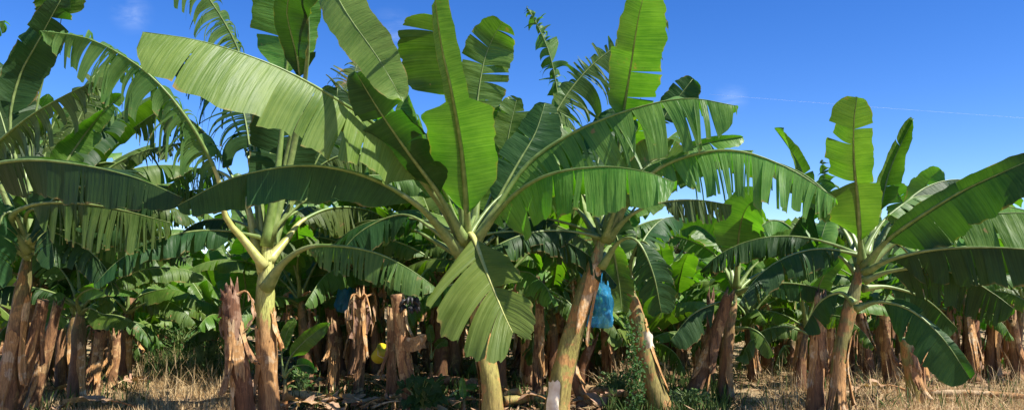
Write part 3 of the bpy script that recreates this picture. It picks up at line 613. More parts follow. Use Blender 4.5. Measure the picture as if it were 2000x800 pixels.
# plant G: left edge
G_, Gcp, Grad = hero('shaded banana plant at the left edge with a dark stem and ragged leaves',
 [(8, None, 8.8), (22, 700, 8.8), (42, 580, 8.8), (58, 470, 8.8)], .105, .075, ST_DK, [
 dict(p=[(58,480,8.8),(40,350,8.9),(20,240,8.9),(38,150,8.9),(75,80,8.8),(112,12,8.7),(128,-15,8.7)],k=2,m='F',W=(35,45),n=(6,6),th=(-10,5),gap=.1,j=16,tw=20,mat=LEAF_SHADE,rr=(.036,.006)),
 dict(p=[(60,480,8.8),(60,300,9.0),(80,170,9.1),(110,80,9.0),(120,30,8.9),(112,0,8.8),(100,-25,8.7)],k=4,m='F',W=(45,48),n=(1,2),th=(15,5),mat=LEAF,rr=(.03,.005)),
 dict(p=[(55,480,8.6),(0,360,8.5),(-20,300,8.3),(40,240,8.1),(110,195,8.0),(180,160,7.9)],k=2,W=(90,75),n=(40,40),j=16,gap=.4,g=.7,a=15,mat=LEAFR,rib=RIBG,rr=(.034,.006),lj=.25),
 dict(p=[(60,470,8.8),(110,350,9.0),(160,270,9.1),(205,215,9.1),(240,185,9.1)],k=1,m='F',W=(34,40),n=(4,8),th=(20,30),gap=.1,j=14,mat=LEAF,rr=(.034,.006)),
 dict(p=[(62,480,8.6),(140,390,8.7),(210,330,8.8),(280,295,8.9),(355,278,9.0)],k=1,W=(50,45),n=(24,24),j=18,gap=.45,a=20,tw=40,mat=LEAFR,rib=RIBG,rr=(.034,.006),lj=.3),
 dict(p=[(58,490,8.6),(20,430,8.4),(60,400,8.2),(140,395,8.1),(230,408,8.0),(335,435,7.9)],k=2,W=(90,80),n=(38,34),j=14,gap=.35,g=.65,a=10,mat=LEAFR,rr=(.034,.006)),
 dict(p=[(60,490,9.0),(110,450,9.2),(170,450,9.4),(240,470,9.5),(300,500,9.6)],k=1,W=(50,50),n=(24,20),j=10,gap=.3,mat=LEAFR,rr=(.03,.005)),
 dict(p=[(58,480,8.9),(30,400,9.2),(-20,340,9.4),(-80,340,9.6)],k=1,W=(70,60),n=(14,12),j=10,gap=.2,mat=LEAF_SHADE,rr=(.03,.005)),
 dict(p=[(58,500,8.7),(10,480,8.5),(-40,500,8.4),(-90,560,8.3)],k=1,W=(60,50),n=(10,12),j=10,gap=.2,mat=LEAF_SHADE,rr=(.03,.005)),
 dict(p=[(58,480,9.0),(50,330,9.3),(20,200,9.6),(-30,110,9.8)],k=1,m='F',W=(60,50),n=(7,8),j=10,gap=.2,th=(-5,-10),gg=(.3,.3),mat=LEAF_SHADE,rr=(.03,.005)),
 dict(p=[(58,480,9.0),(90,350,9.3),(150,240,9.5),(180,180,9.6),(220,170,9.7)],k=1,m='F',W=(60,50),n=(20,18),j=16,gap=.4,th=(-5,-10),gg=(.5,.5),mat=LEAFR,rr=(.03,.005),lj=.3),
  dict(p=[(58,480,8.7),(50,425,8.5),(68,408,8.3),(95,440,8.2),(108,520,8.1)],k=1,m='F',W=(48,48),n=(12,12),th=(-15,-15),gg=(.35,.35),mat=LEAF_SHADE,rr=(.03,.005)),
 dict(p=[(58,480,8.6),(30,420,8.4),(5,420,8.3),(-10,480,8.2),(-15,560,8.2)],k=1,m='F',W=(48,48),n=(12,12),th=(-15,-15),gg=(.35,.35),mat=LEAF_SHADE,rr=(.03,.005)),
 dict(p=[(58,470,8.5),(95,400,8.3),(150,365,8.2),(220,370,8.1),(300,405,8.0)],k=1,W=(80,70),n=(36,36),a=0,j=14,gap=.35,g=.7,mat=LEAF_SHADE,rr=(.03,.005)),
 dict(p=[(58,470,9.2),(110,380,9.4),(190,320,9.6),(260,330,9.7),(330,390,9.8)],k=1,W=(60,60),n=(30,30),a=0,j=12,g=.6,mat=LEAFR,rr=(.03,.005)),
 dict(p=[(58,470,9.2),(80,330,9.4),(110,230,9.6),(160,190,9.7),(230,210,9.8)],k=2,W=(70,60),n=(30,30),a=0,j=14,g=.65,mat=LEAFR,rr=(.03,.005)),
 dict(p=[(58,470,9.1),(30,330,9.2),(0,220,9.4),(-30,150,9.5)],k=1,m='F',W=(80,70),n=(6,6),th=(0,0),gg=(.2,.2),mat=LEAF_SHADE,rr=(.03,.005)),
], 13, flaps=[(.1,.5,3.4,1.3,.08),(.2,.7,4.5,1.0,.1)], extra=[(160, 40, 2.1, .3, 90, .8, LEAFR), (80, 70, 2.3, .3, 50, .3, LEAF_SHADE), (45, 45, 2.1, .3, 90, .9, LEAFR), (-15, 40, 2.0, .3, 100, .9, LEAFR), (20, 50, 2.1, .30, 85, .7, LEAFR), (60, 35, 2.0, .30, 80, .8, LEAFR), (100, 62, 2.1, .30, 60, .45, LEAF), (-5, 25, 1.9, .28, 80, .9, LEAF_SHADE), (-30, 12, 1.8, .27, 75, .8, LEAF_SHADE)], group=None)
# plant H: outside the left edge, its big leaf reaches in
Hp, Hcp, Hrad = hero('banana plant standing just beyond the left edge, one large shaded leaf reaching in',
 [(-190, None, 8.2), (-180, 650, 8.2), (-170, 480, 8.2)], .13, .085, ST_O, [
 dict(p=[(-170,480,8.2),(-130,400,8.0),(-60,335,7.7),(40,312,7.4),(150,320,7.2),(260,345,7.0),(358,386,6.9)],k=2,W=(80,78),n=(20,20),j=6,gap=.08,a=(-4,2),g=.3,b=-75,gf=.6,mat=LEAF_SHADE,rib=RIBG,rr=(.04,.006),wv=4,label='large dark leaf reaching in from the left edge'),
 dict(p=[(-170,490,8.3),(-120,430,8.6),(-50,400,8.8),(40,420,9.0),(120,470,9.1)],k=1,W=(60,60),n=(16,16),j=8,gap=.2,mat=LEAFR),
 dict(p=[(-170,480,8.3),(-150,300,8.5),(-120,150,8.5),(-70,60,8.4),(10,40,8.3)],k=1,W=(60,60),n=(16,16),j=8,gap=.2,mat=LEAF),
 ], 15, group=None, extra=[(200, 50, 2.0, .3, 80, .5, LEAF), (120, 40, 2.0, .3, 90, .6, LEAF), (270, 60, 2.0, .3, 60, .3, LEAF)])
# plant J: stem with climbing vine
J, Jcp, Jrad = hero('banana plant with slanting yellow-green stem wrapped by a small-leaved vine, pale dry patch on it',
 [(1292, None, 9.4), (1262, 700, 9.4), (1240, 600, 9.4), (1226, 545, 9.4)], .115, .08, ST_O, [
 dict(p=[(1226,560,9.4),(1235,500,9.3),(1255,470,9.2),(1280,500,9.1),(1298,570,9.1)],k=1,W=(40,60),n=(10,10),j=9,gap=.25,a=0,mat=LEAF_SHADE),
 dict(p=[(1226,560,9.5),(1250,480,9.9),(1290,430,10.2),(1340,420,10.4)],k=1,W=(40,50),n=(14,12),j=9,gap=.25,mat=LEAF_SHADE),
 dict(p=[(1226,560,9.4),(1215,500,9.5),(1200,450,9.6),(1180,430,9.7)],k=1,m='F',W=(40,40),n=(4,4),th=(0,0),gg=(.3,.3),mat=LEAF_SHADE),
 ], 17, flaps=[(.15,.7,4.2,.8,.03)], group=None)
# plant K: behind plant E
K_, Kcp, Krad = hero('banana plant behind the glowing right-hand leaf, its curled new leaf catching the light',
 [(1790, None, 11.2), (1796, 650, 11.2), (1800, 520, 11.2)], .10, .07, ST_G, [
 dict(p=[(1800,530,11.2),(1803,450,11.1),(1800,400,11.0),(1812,355,10.9),(1838,330,10.8)],k=1,m='F',W=(34,36),n=(2,3),th=(20,30),gg=(.05,.2),mat=LEAFY,rr=(.024,.005)),
 dict(p=[(1800,530,11.3),(1785,460,11.5),(1765,400,11.6),(1745,360,11.6)],k=1,m='F',W=(34,30),n=(5,5),th=(0,10),gg=(.2,.2),mat=LEAF,rr=(.024,.005)),
 dict(p=[(1800,530,11.4),(1820,450,11.6),(1840,390,11.7),(1842,350,11.7)],k=1,m='F',W=(24,24),n=(16,16),th=(0,10),gg=(.5,.5),gap=.4,j=20,mat=LEAFR,rr=(.024,.005)),
 dict(p=[(1800,530,11.1),(1850,490,11.0),(1910,480,10.9),(1980,500,10.8)],k=1,W=(44,44),n=(8,8),mat=LEAF,rr=(.024,.005)),
 dict(p=[(1800,530,11.1),(1760,480,11.0),(1720,470,10.9),(1670,500,10.8)],k=1,W=(44,44),n=(8,8),mat=LEAF_SHADE,rr=(.024,.005)),
 ], 19, flaps=[(.1,.5,3.6,1.1,.06)], group=None)
# plant M: right, behind wide arched leaf: pale upright rolled leaf
M_, Mcp, Mrad = hero('banana plant with one half-rolled leaf poking above the ribboned leaf at right',
 [(1585, None, 12.0), (1588, 640, 12), (1590, 500, 12.0)], .10, .07, ST_G, [
 dict(p=[(1590,510,12),(1586,400,12),(1565,330,12),(1538,285,12),(1512,250,12)],k=1,m='F',W=(14,18),n=(1,2),th=(50,20),mat=LEAF,rr=(.022,.005)),
 dict(p=[(1590,510,12.1),(1600,440,12.3),(1612,370,12.4),(1605,310,12.4)],k=1,m='F',W=(26,26),n=(18,18),th=(0,0),gg=(.5,.5),gap=.5,j=25,tw=50,mat=LEAFR,lj=.3,rr=(.022,.004)),
 dict(p=[(1590,510,12),(1550,450,12),(1510,430,12),(1460,460,12)],k=1,W=(42,42),n=(7,8),mat=LEAF,rr=(.022,.005)),
 dict(p=[(1590,510,12),(1630,450,12),(1690,440,12),(1740,480,12)],k=1,W=(42,42),n=(7,8),mat=LEAF_SHADE,rr=(.022,.005)),
 dict(p=[(1590,520,12),(1560,490,11.6),(1520,500,11.4),(1490,550,11.2)],k=1,W=(42,42),n=(7,8),mat=LEAFB,rr=(.022,.005)),
 ], 21, group=None)


# young broad-leaved plants low on the left
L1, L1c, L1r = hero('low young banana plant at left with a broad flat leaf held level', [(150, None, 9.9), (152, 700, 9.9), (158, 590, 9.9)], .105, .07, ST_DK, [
 dict(p=[(158,610,9.9),(150,585,9.6),(170,566,9.4),(215,560,9.2),(268,572,9.1)],k=1,m='F',W=(14,26),n=(2,2),th=(40,40),mat=LEAFB,rr=(.02,.004)),
 dict(p=[(158,610,9.9),(175,600,9.7),(200,612,9.6),(228,616,9.5),(256,628,9.4)],k=1,W=(28,26),n=(5,5),a=35,mat=LEAF,rr=(.02,.004)),
 dict(p=[(158,610,10),(130,590,9.8),(112,592,9.7),(108,640,9.6)],k=1,m='F',W=(26,26),n=(12,12),th=(-10,-10),gg=(.4,.4),mat=LEAFR,rr=(.02,.004)),
 dict(p=[(158,600,10),(180,540,10.1),(190,500,10.1),(170,460,10.1)],k=1,m='F',W=(34,36),n=(3,4),th=(10,10),mat=LEAF_SHADE,rr=(.02,.004)),
 dict(p=[(158,600,10),(130,540,10.1),(90,500,10.1),(50,500,10.1)],k=1,W=(44,36),n=(9,9),mat=LEAFR,rr=(.02,.004)),
 dict(p=[(158,600,10),(150,520,10.2),(130,500,10.3),(110,560,10.3)],k=1,m='F',W=(34,36),n=(6,6),th=(-10,10),gg=(.3,.3),mat=LEAF_SHADE,rr=(.02,.004)),
 ], 23, flaps=[(.1,.6,4.0,1.0,.06)], group=None, extra=[(80,40,1.7,.27,80,.5,LEAFB),(130,30,1.7,.27,80,.7,LEAF_SHADE),(20,45,1.6,.25,80,.6,LEAFB),(190,30,1.6,.25,80,.8,LEAF_SHADE)])
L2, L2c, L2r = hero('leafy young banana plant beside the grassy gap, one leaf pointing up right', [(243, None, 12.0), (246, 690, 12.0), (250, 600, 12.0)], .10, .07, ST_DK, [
 dict(p=[(250,610,12),(252,560,11.9),(272,530,11.8),(308,503,11.7),(348,478,11.6)],k=1,m='F',W=(24,24),n=(2,3),th=(20,30),mat=LEAF_SUN,rr=(.02,.004)),
 dict(p=[(250,610,12),(270,580,11.8),(300,568,11.7),(335,564,11.6),(372,574,11.5)],k=1,W=(22,20),n=(4,4),a=50,mat=LEAF,rr=(.02,.004)),
 dict(p=[(250,610,12),(275,595,11.7),(305,585,11.6),(345,595,11.5),(382,630,11.4)],k=1,W=(30,26),n=(16,14),a=25,g=.5,mat=LEAFR,rr=(.02,.004)),
 dict(p=[(250,610,12),(225,585,11.8),(212,584,11.7),(190,600,11.6)],k=1,W=(22,20),n=(4,4),a=40,mat=LEAF_SUN,rr=(.02,.004)),
 dict(p=[(250,610,12),(240,540,12.1),(215,495,12.1),(180,480,12.1)],k=1,m='F',W=(30,30),n=(4,4),th=(10,10),mat=LEAFB,rr=(.02,.004)),
 ], 25, flaps=[(.1,.6,4.0,1.0,.06)], group=None, extra=[(80,40,1.6,.25,80,.5,LEAFB),(130,30,1.6,.25,80,.7,LEAF_SHADE),(30,25,1.6,.25,80,.7,LEAFB),(-20,35,1.5,.25,80,.6,LEAFB)])
# ------------------------------------------------------------------ dead stumps and stems, one by one
def stump(label, x0, d, x1, y1, r0, r1, mat, seed, flaps=2, ragged=True, dtop=None, skirt=0):
    r0 *= .86; r1 *= .86
    b = ground_at(x0, d); root = thing('cut_banana_stem', label, 'stump', b)
    top = P(x1, y1, dtop or d); m = b.lerp(top, .5) + Vector((0.03 * math.sin(seed), 0, 0))
    o, cp, rad = add_stem(root, [b - Vector((0, 0, .04)), m, top], r0, r1, mat, seed, name='stem', top='ragged' if ragged else None, flare=.2)
    rg = random.Random(seed)
    for i in range(flaps):
        a = rg.uniform(2.2, 4.6); t = rg.uniform(.05, .55)
        add_flap(root, cp, rad, t, min(.97, t + rg.uniform(.25, .45)), a, rg.uniform(.7, 1.4), rg.uniform(.03, .11), seed + i, mat=rg.choice([SHEATH, ST_D]))
    if skirt: add_skirt(root, top, seed, skirt)
    return root, cp, rad
S = []
S.append(stump('thick dark tattered dead stump leaning beside the yellow-crowned plant', 486, 8.2, 450, 575, .125, .095, ST_DD, 31, 6, skirt=3))
S.append(stump('slanting reddish dead stem near the left edge, second from the dark stem', 60, 9.4, 112, 600, .085, .06, ST_D, 32, 3))
S.append(stump('long leaning mottled dead stem rising behind the left edge plant', 22, 9.0, 84, 585, .09, .07, ST_D, 33, 3, ragged=False))
S.append(stump('leaning bare brown stump with pale splintered top, right of centre', 1345, 9.9, 1424, 574, .115, .075, ST_D, 34, 3))
S.append(stump('upright rough brown stump left of the glowing-leaf plant', 1592, 8.9, 1602, 586, .12, .07, ST_D, 35, 4))
S.append(stump('thin dead stem leaning against the rough stump', 1622, 9.2, 1662, 590, .06, .045, ST_D, 36, 3))
S.append(stump('broad brown stump with a black withered bunch at its side', 806, 9.2, 776, 574, .105, .085, ST_D, 37, 3, ragged=False))
S.append(stump('slim upright brown stem between the yellow container and the broad stump', 762, 9.6, 764, 618, .075, .055, ST_D, 38, 2))
S.append(stump('brown stem with dead leaf skirt beside the yellow container', 700, 10.6, 704, 580, .08, .07, ST_D, 39, 3, skirt=5))
S.append(stump('reddish stem hung with papery sheaths left of the skirted stem', 652, 10.8, 648, 640, .09, .07, ST_D, 40, 5))
S.append(stump('upright brown stump right of the hanging fan-like leaf', 1050, 10.4, 1056, 560, .085, .07, ST_D, 41, 3))
S.append(stump('dark dead stump leaning at the foot of the leaning olive plant', 1138, 9.8, 1118, 690, .08, .05, ST_DD, 42, 4))
S.append(stump('slanting dead stem near the blue bag', 1200, 13.5, 1182, 640, .08, .06, ST_D, 43, 1))
S.append(stump('orange-brown stem with torn sheath below the low left leaf', 180, 10.4, 197, 640, .095, .08, ST_D, 44, 4, skirt=3))
S.append(stump('short stem beside the torn orange one at the left', 215, 11.2, 228, 655, .075, .06, ST_D, 45, 2))
S.append(stump('dead stem under the small arching leaf at right of centre', 1375, 11.0, 1388, 585, .07, .055, ST_DD, 46, 2))
S.append(stump('yellow-green cut stem behind the lowest dark leaf at right', 1790, 10.0, 1768, 660, .115, .09, ST_O, 47, 3, ragged=False))
S.append(stump('cut stem half hidden by the dark leaves at right', 1738, 11.5, 1728, 600, .10, .08, ST_D, 48, 3))
S.append(stump('straight pale stem in the right background beside dark trunks', 1944, 13.0, 1950, 625, .07, .06, ST_D, 49, 2))
S.append(stump('thick brown stump in deep shade at right background', 1905, 13.5, 1900, 610, .13, .11, ST_DD, 50, 3))
# withered bunch (part of its stump)
for ob_, cp_, rad_ in [S[6]]:
    mb = MB(); c = P(800, 588, 9.05); rg = random.Random(5)
    for i in range(16):
        a = rg.uniform(0, 6.28); q = c + Vector((math.cos(a) * .05, math.sin(a) * .04, rg.uniform(-.08, .05)))
        dr = Vector((math.cos(a), math.sin(a) * .6, -.2)).normalized(); pp = [q, q + dr * .04, q + dr * .07 - Vector((0, 0, .05))]
        mb.tube(pp, [.018, .022, .008], DARKB, n=7)
    mb.build('withered_bunch', ob_)
    f = MB(); rows = []; uvs = []
    for i in range(8):
        r_ = []; u_ = []
        for j in range(7):
            x = 790 + j * 7 + 2 * math.sin(i); y = 655 + i * 4 + 4 * math.sin(j * .9)
            r_.append(P(x, y, 9.0 - .05 * math.sin(j * .6) - .01 * i)); u_.append((j / 6, i / 7))
        rows.append(r_); uvs.append(u_)
    f.grid(rows, uvs, SHEATH); f.build('dry_sheath', ob_)
# cream dry sheaths on stems D and J
def cream(root, quad, d0, curve=.03):
    mb = MB(); rows = []; uvs = []
    (x0, y0), (x1, y1), (x2, y2), (x3, y3) = quad
    for i in range(9):
        r_ = []; u_ = []
        for j in range(7):
            s, t = j / 6, i / 8
            x = (x0 + (x1 - x0) * s) * (1 - t) + (x3 + (x2 - x3) * s) * t + 1.5 * math.sin(7 * t + j)
            y = (y0 + (y1 - y0) * s) * (1 - t) + (y3 + (y2 - y3) * s) * t + (3 * math.sin(j * 2.3) if i in (0, 8) else 0)
            r_.append(P(x, y, d0 - curve * math.sin(math.pi * s) - .01 * math.sin(5 * t + 3 * s))); u_.append((s, t))
        rows.append(r_); uvs.append(u_)
    mb.grid(rows, uvs, CREAM); o = mb.build('cream_sheath', root)
cream(D, [(1071, 744), (1094, 743), (1092, 812), (1067, 812)], 8.36)
cream(J, [(1254, 645), (1272, 648), (1278, 676), (1262, 680)], 9.27)
# ------------------------------------------------------------------ blue bag with bunch, small bags, container
def lathe_bag(name, label, pts, W, seed, group=None, n=36):
    """plastic bunch cover: pts image points top to bottom, W radius (m) at each"""
    c = [P(*q) for q in pts]; root_loc = c[0]
    cp, tot, fr = catmull(c, 40); mb = MB()
    rad = []
    for i in range(40):
        s = i / 39
        k = max(j for j in range(len(fr)) if fr[j] <= s + 1e-6); k = min(k, len(fr) - 2)
        w = (s - fr[k]) / (fr[k + 1] - fr[k]); w = w * w * (3 - 2 * w); rad.append(W[k] * (1 - w) + W[k + 1] * w)
    rg = random.Random(seed); p0 = [rg.uniform(0, 6) for _ in range(4)]
    def fn(t, a):
        v = 1 + .16 * math.sin(3 * a + p0[0] + 5 * t) + .07 * math.sin(7 * a + p0[1] - 9 * t) + .07 * math.sin(13 * a + p0[2] + 14 * t)
        return v + .10 * noise.noise(Vector((math.cos(a) * 2, math.sin(a) * 2, t * 8 + seed)))
    mb.tube(cp, rad, PLASTIC, n=n, fn=fn, cap=False)
    o = mb.build(name, None, root_loc); tag(o, label, 'bag', group); return o
bag = lathe_bag('bunch_bag', 'large translucent blue plastic bag hanging from the leaning plant over a green bunch',
                [(1132, 505, 8.72), (1144, 522, 8.76), (1160, 555, 8.8), (1168, 590, 8.8), (1170, 618, 8.8), (1170, 636, 8.8)], [.03, .09, .13, .155, .165, .15], 3)
lathe_bag('bunch_bag', 'small bright blue bag glimpsed between leaves left of the hanging fan leaf', [(680, 540, 11.8), (674, 570, 11.8), (668, 600, 11.8), (666, 608, 11.8)], [.03, .09, .10, .07], 5)
lathe_bag('bunch_bag', 'tiny far blue bag low in the rows behind the rough stump', [(1562, 585, 19), (1562, 596, 19), (1562, 604, 19)], [.03, .08, .07], 6)
# green bananas inside the bag
bb = thing('banana_bunch', 'green banana bunch showing dimly inside the large blue bag', 'fruit', P(1150, 530, 8.74))
mb = MB(); ax = [P(1146, 525, 8.74), P(1158, 570, 8.75), P(1163, 615, 8.75)]; cp, _, _ = catmull(ax, 10); mb.tube(cp, [.018] * 10, RIBG, n=7); mb.build('stalk', bb)
rg = random.Random(8)
for hnd in range(5):
    mb = MB(); c = cp[1 + hnd * 2 if hnd < 4 else 9] if 1 + hnd * 2 < 10 else cp[9]
    for i in range(10):
        a = i * .628 + hnd; dr = Vector((math.cos(a), math.sin(a), 0))
        mb.tube([c + dr * .02, c + dr * .055 + Vector((0, 0, .004)), c + dr * .075 + Vector((0, 0, .04)), c + dr * .075 + Vector((0, 0, .085))], [.008, .016, .016, .007], GREENB, n=7)
    mb.build('banana_hand', bb)
# yellow container lying tilted
yc = thing('plastic_container', 'small yellow plastic container lying tilted on the litter', 'container', P(742, 705, 9.9))
c0 = P(735, 700, 9.9); ax = Vector((.42, -.35, .45)).normalized(); 
mb = MB(); cp = [c0 + ax * s for s in (0, .003, .02, .10, .18, .185)]
mb.tube(cp, [.06, .078, .084, .088, .094, .10], YELLOW, n=28, cap=False)
mb.tube([c0 + ax * s for s in (.183, .19, .19, .12, .01)], [.10, .10, .092, .082, .074], YELLOW, n=28, cap=False)
mb.tube([c0, c0 + ax * .004], [.062, .062], YELLOW, n=28, cap=True)
mb.build('bucket', yc)
mb = MB(); side = ax.cross(Vector((0, 0, 1))).normalized(); e = c0 + ax * .185
mb.tube([e + side * .10, e + side * .09 + Vector((0, -.05, -.05)), e + Vector((0, -.08, -.09)), e - side * .09 + Vector((0, -.05, -.05)), e - side * .10], [.004] * 5, CREAM, n=6); mb.build('handle', yc)

# ------------------------------------------------------------------ prototypes for the field
def make_proto(seed, h, nl, llen, skirt=False, mat=ST_DK, small=False, lm=None):
    rg = random.Random(seed)
    root = thing('banana_plant', 'banana plant', 'banana plant', Vector((0, 0, 0)))
    lean = Vector((rg.uniform(-.12, .12), rg.uniform(-.12, .12), 0))
    top = Vector((lean.x * h, lean.y * h, h)); pts = [Vector((0, 0, -.05)), top * .5 - lean * .1 * h, top]
    o, cp, rad = add_stem(root, pts, rg.uniform(.075, .10), .06, mat, seed, n=14, rows=22, crown=True)
    for i in range(0 if small else 2): add_flap(root, cp, rad, rg.uniform(.05, .3), rg.uniform(.5, .85), rg.uniform(0, 6.28), 1.2, rg.uniform(.03, .1), seed + i)
    a0 = rg.uniform(0, 6.28)
    for i in range(nl):
        s = i / max(1, nl - 1)      # 0 young .. 1 old
        az = a0 + i * 2.4 + rg.uniform(-.3, .3); el = R(82 - 66 * s + rg.uniform(-8, 8))
        ln = llen * (.75 + .5 * math.sin(math.pi * min(1, s + .25)) * .5) * rg.uniform(.88, 1.1)
        age = min(1, max(0, s * .9 + rg.uniform(-.2, .25)))
        m = lm if (lm and age < .8) else LEAFY if (i == 0 and rg.random() < .6) else (LEAFR if age > .75 else LEAFB)
        mb, rm = proc_leaf(rg, top - Vector((0, 0, .10 + .16 * s)), az, el, ln, rg.uniform(.21, .29) * (ln / 1.7) ** .5, R(35 + 75 * s + rg.uniform(-10, 15)), age, m, nu=5, res=26)
        ri = mb.mat(RIB); off = len(mb.v)
        mb.v += rm.v; mb.uv += rm.uv; mb.h += rm.h; mb.f += [tuple(q + off for q in f) for f in rm.f]; mb.mi += [ri] * len(rm.f)
        mb.build('leaf', root)
    if skirt: add_skirt(root, top - Vector((0, 0, .1)), seed + 3, 4, .5)
    return root
def make_stump_proto(seed, h):
    rg = random.Random(seed); root = thing('cut_banana_stem', 'stump', 'stump', Vector((0, 0, 0)))
    lean = Vector((rg.uniform(-.25, .25), rg.uniform(-.25, .25), 0)); top = Vector((lean.x * h, lean.y * h, h))
    o, cp, rad = add_stem(root, [Vector((0, 0, -.05)), top * .5 - lean * .06, top], rg.uniform(.06, .10), rg.uniform(.04, .065), rg.choice([ST_D, ST_D, ST_DD]), seed, name='stem', n=14, rows=16, top='ragged' if rg.random() < .6 else None)
    for i in range(rg.randint(1, 3)): add_flap(root, cp, rad, rg.uniform(.05, .4), rg.uniform(.55, .95), rg.uniform(0, 6.28), rg.uniform(.8, 1.4), rg.uniform(.03, .12), seed + i, mat=rg.choice([SHEATH, ST_D]))
    return root
def copy_tree(o, loc, rz, sc_, label, group):
    c = o.copy(); COL.objects.link(c); c.location = loc; c.rotation_euler = (0, 0, rz); c.scale = (sc_, sc_, sc_)
    c['label'] = label; c['group'] = group
    for ch in list(o.children):
        d = ch.copy(); COL.objects.link(d); d.parent = c
        for g in list(ch.children):
            e = g.copy(); COL.objects.link(e); e.parent = d
    return c
protos = [make_proto(200 + i, h, nl, ll, skirt=sk) for i, (h, nl, ll, sk) in enumerate([(1.3, 12, 2.0, True), (1.5, 12, 2.1, True), (1.15, 11, 1.85, False), (1.65, 12, 2.2, True), (1.4, 12, 2.05, True), (1.8, 12, 2.3, False), (1.0, 10, 1.8, False), (1.9, 12, 2.3, False)])]
protos.append(make_proto(231, .55, 11, 1.5, small=True, lm=LEAF_SUN)); protos.append(make_proto(237, .7, 11, 1.6, small=True, lm=LEAF))
sprotos = [make_stump_proto(300 + i, h) for i, h in enumerate([.7, 1.0, .85, .6, 1.1, .9, .75, 1.0])]
used = set()
def put(lst, i, *a):
    o = lst[i]; key = o.name
    if key not in used:
        used.add(key); loc, rz, s, label, group = a
        o.location = loc; o.rotation_euler = (0, 0, rz); o.scale = (s, s, s); o['label'] = label; o['group'] = group
        return o
    return copy_tree(o, *a)
rg = random.Random(77)
def col_of(v): # screen column, depth
    d = v.y * CP + (v.z - CAMZ) * SP
    return 1000 + v.x / d * F, d
GP = 'banana plants in the rows behind'; GS = 'dead banana stems standing in the rows behind'
# a few placed by hand: (column, depth, proto, scale, rz, label)
for (x, d, pi, s, rz, lab) in [
    (130, 11.2, 2, 1.0, 0.4, 'banana plant at left with a broad leaf over its dark stem'),
    (190, 13.0, 6, .95, 2.0, 'low leafy plant at the edge of the grassy gap on the left'),
    (205, 14.0, 0, 1.0, 3.0, 'plant behind the torn orange stem at left'),
    (95, 12.0, 3, 1.15, 1.0, 'tall plant between the left edge plant and the broad-leafed one'),
    (600, 11.6, 0, 1.05, 5.2, 'plant right of the yellow-crowned stem, lit leaf low'),
    (735, 12.2, 1, 1.12, 0.8, 'plant behind the broad stump with the black bunch'),
    (860, 11.6, 3, 1.15, 2.4, 'plant directly behind the central split leaf'),
    (1015, 12.4, 5, 1.05, 3.9, 'plant between the two central stems'),
    (1110, 11.8, 4, 1.1, 1.2, 'plant behind the blue bag'),
    (590, 15.0, 0, 1.0, 1.9, 'plant seen past the yellow crown, deeper in the rows'),
    (465, 12.2, 9, 1.1, 4.0, 'low leafy plant behind the tattered dark stump'),
    (690, 12.0, 3, 1.15, 3.3, 'plant with broad leaves above the yellow container'),
    (800, 13.2, 7, 1.25, 2.6, 'tall plant behind the broad stump, left of the centre'),
    (975, 10.6, 4, 1.15, .3, 'plant with ragged leaves close behind the central stem'),
    (1190, 12.8, 7, 1.2, 5.0, 'tall plant behind the leaning olive stem'),
    (30, 11.0, 1, 1.2, 2.2, 'tall plant behind the mottled leaning stem at the left edge'),
    (300, 18.0, 6, .80, 1.0, 'low young plant closing the left of the grassy gap'),
    (345, 20.5, 2, .78, 2.0, 'low young plant in the middle of the far end of the grassy gap'),
    (395, 19.0, 0, .70, 4.0, 'low young plant left of the dark stump at the end of the gap'),
    (425, 16.5, 6, .80, 5.1, 'leafy low plant just left of the dark stump'),
    (282, 16.2, 8, 1.0, .6, 'low bushy bright plant at the left shoulder of the grassy gap'),
    (335, 18.0, 9, 1.0, 1.6, 'low bushy plant spreading bright leaves over the grassy gap'),
    (385, 16.8, 8, .95, 2.9, 'low bushy bright plant at the right side of the grassy gap'),
    (215, 13.6, 9, .95, 4.4, 'low bushy plant in front of the dark stems at left'),
    (305, 20.0, 8, 1.1, 5.4, 'low bright plant farther along the left of the grassy gap'),
    (415, 15.6, 9, 1.1, 3.6, 'low bright plant just behind the dark stump'),
    (1335, 14.0, 9, 1.0, 2.1, 'low bushy plant beside the leaning bare stump'),
    (1545, 13.4, 8, 1.1, .1, 'low bright plant behind the rough brown stump'),
    (630, 13.0, 9, 1.15, 1.1, 'low bright plant left of the dead leaf skirt'),
    (1040, 13.0, 8, 1.2, 4.1, 'low bright plant behind the upright brown stump'),
    (1250, 12.6, 8, 1.15, 3.1, 'low bright plant behind the vine-wrapped stem'),
    (1860, 14.4, 9, 1.1, 2.1, 'low bright plant under the dark arching leaf at right'),
    (60, 10.4, 5, 1.25, 1.4, 'tallest plant of the shaded clump near the left edge'),
    (890, 12.6, 0, 1.3, 4.4, 'broad plant in deep shade behind the hanging fan leaf'),
    (1085, 11.6, 2, 1.05, 2.2, 'low plant between the fan leaf and the olive stem'),
    (1560, 11.2, 6, 1.0, 2.2, 'low plant left of the rough brown stump'),
    (1470, 12.0, 2, .9, 3.6, 'low plant in shade behind the small rolled-leaf plant'),
    (1860, 12.6, 0, .9, 3.6, 'low plant behind the drooping dark leaves'),
    (1330, 13.5, 2, .82, 2.9, 'low plant left of the leaning bare stump'),
    (1500, 13.2, 0, .85, 4.6, 'plant right of the rolled new leaf'),
    (1905, 11.8, 3, .85, 5.5, 'plant at far right behind the long dark leaves'),
    (1985, 12.4, 1, .85, 2.2, 'plant at the right edge of the picture'),
    (1700, 14.5, 5, .85, .9, 'plant behind the stem with the glowing leaf'),
]:
    v = ground_at(x, d); put(protos, pi, Vector((v.x, v.y, 0)), rz, s, lab, GP)
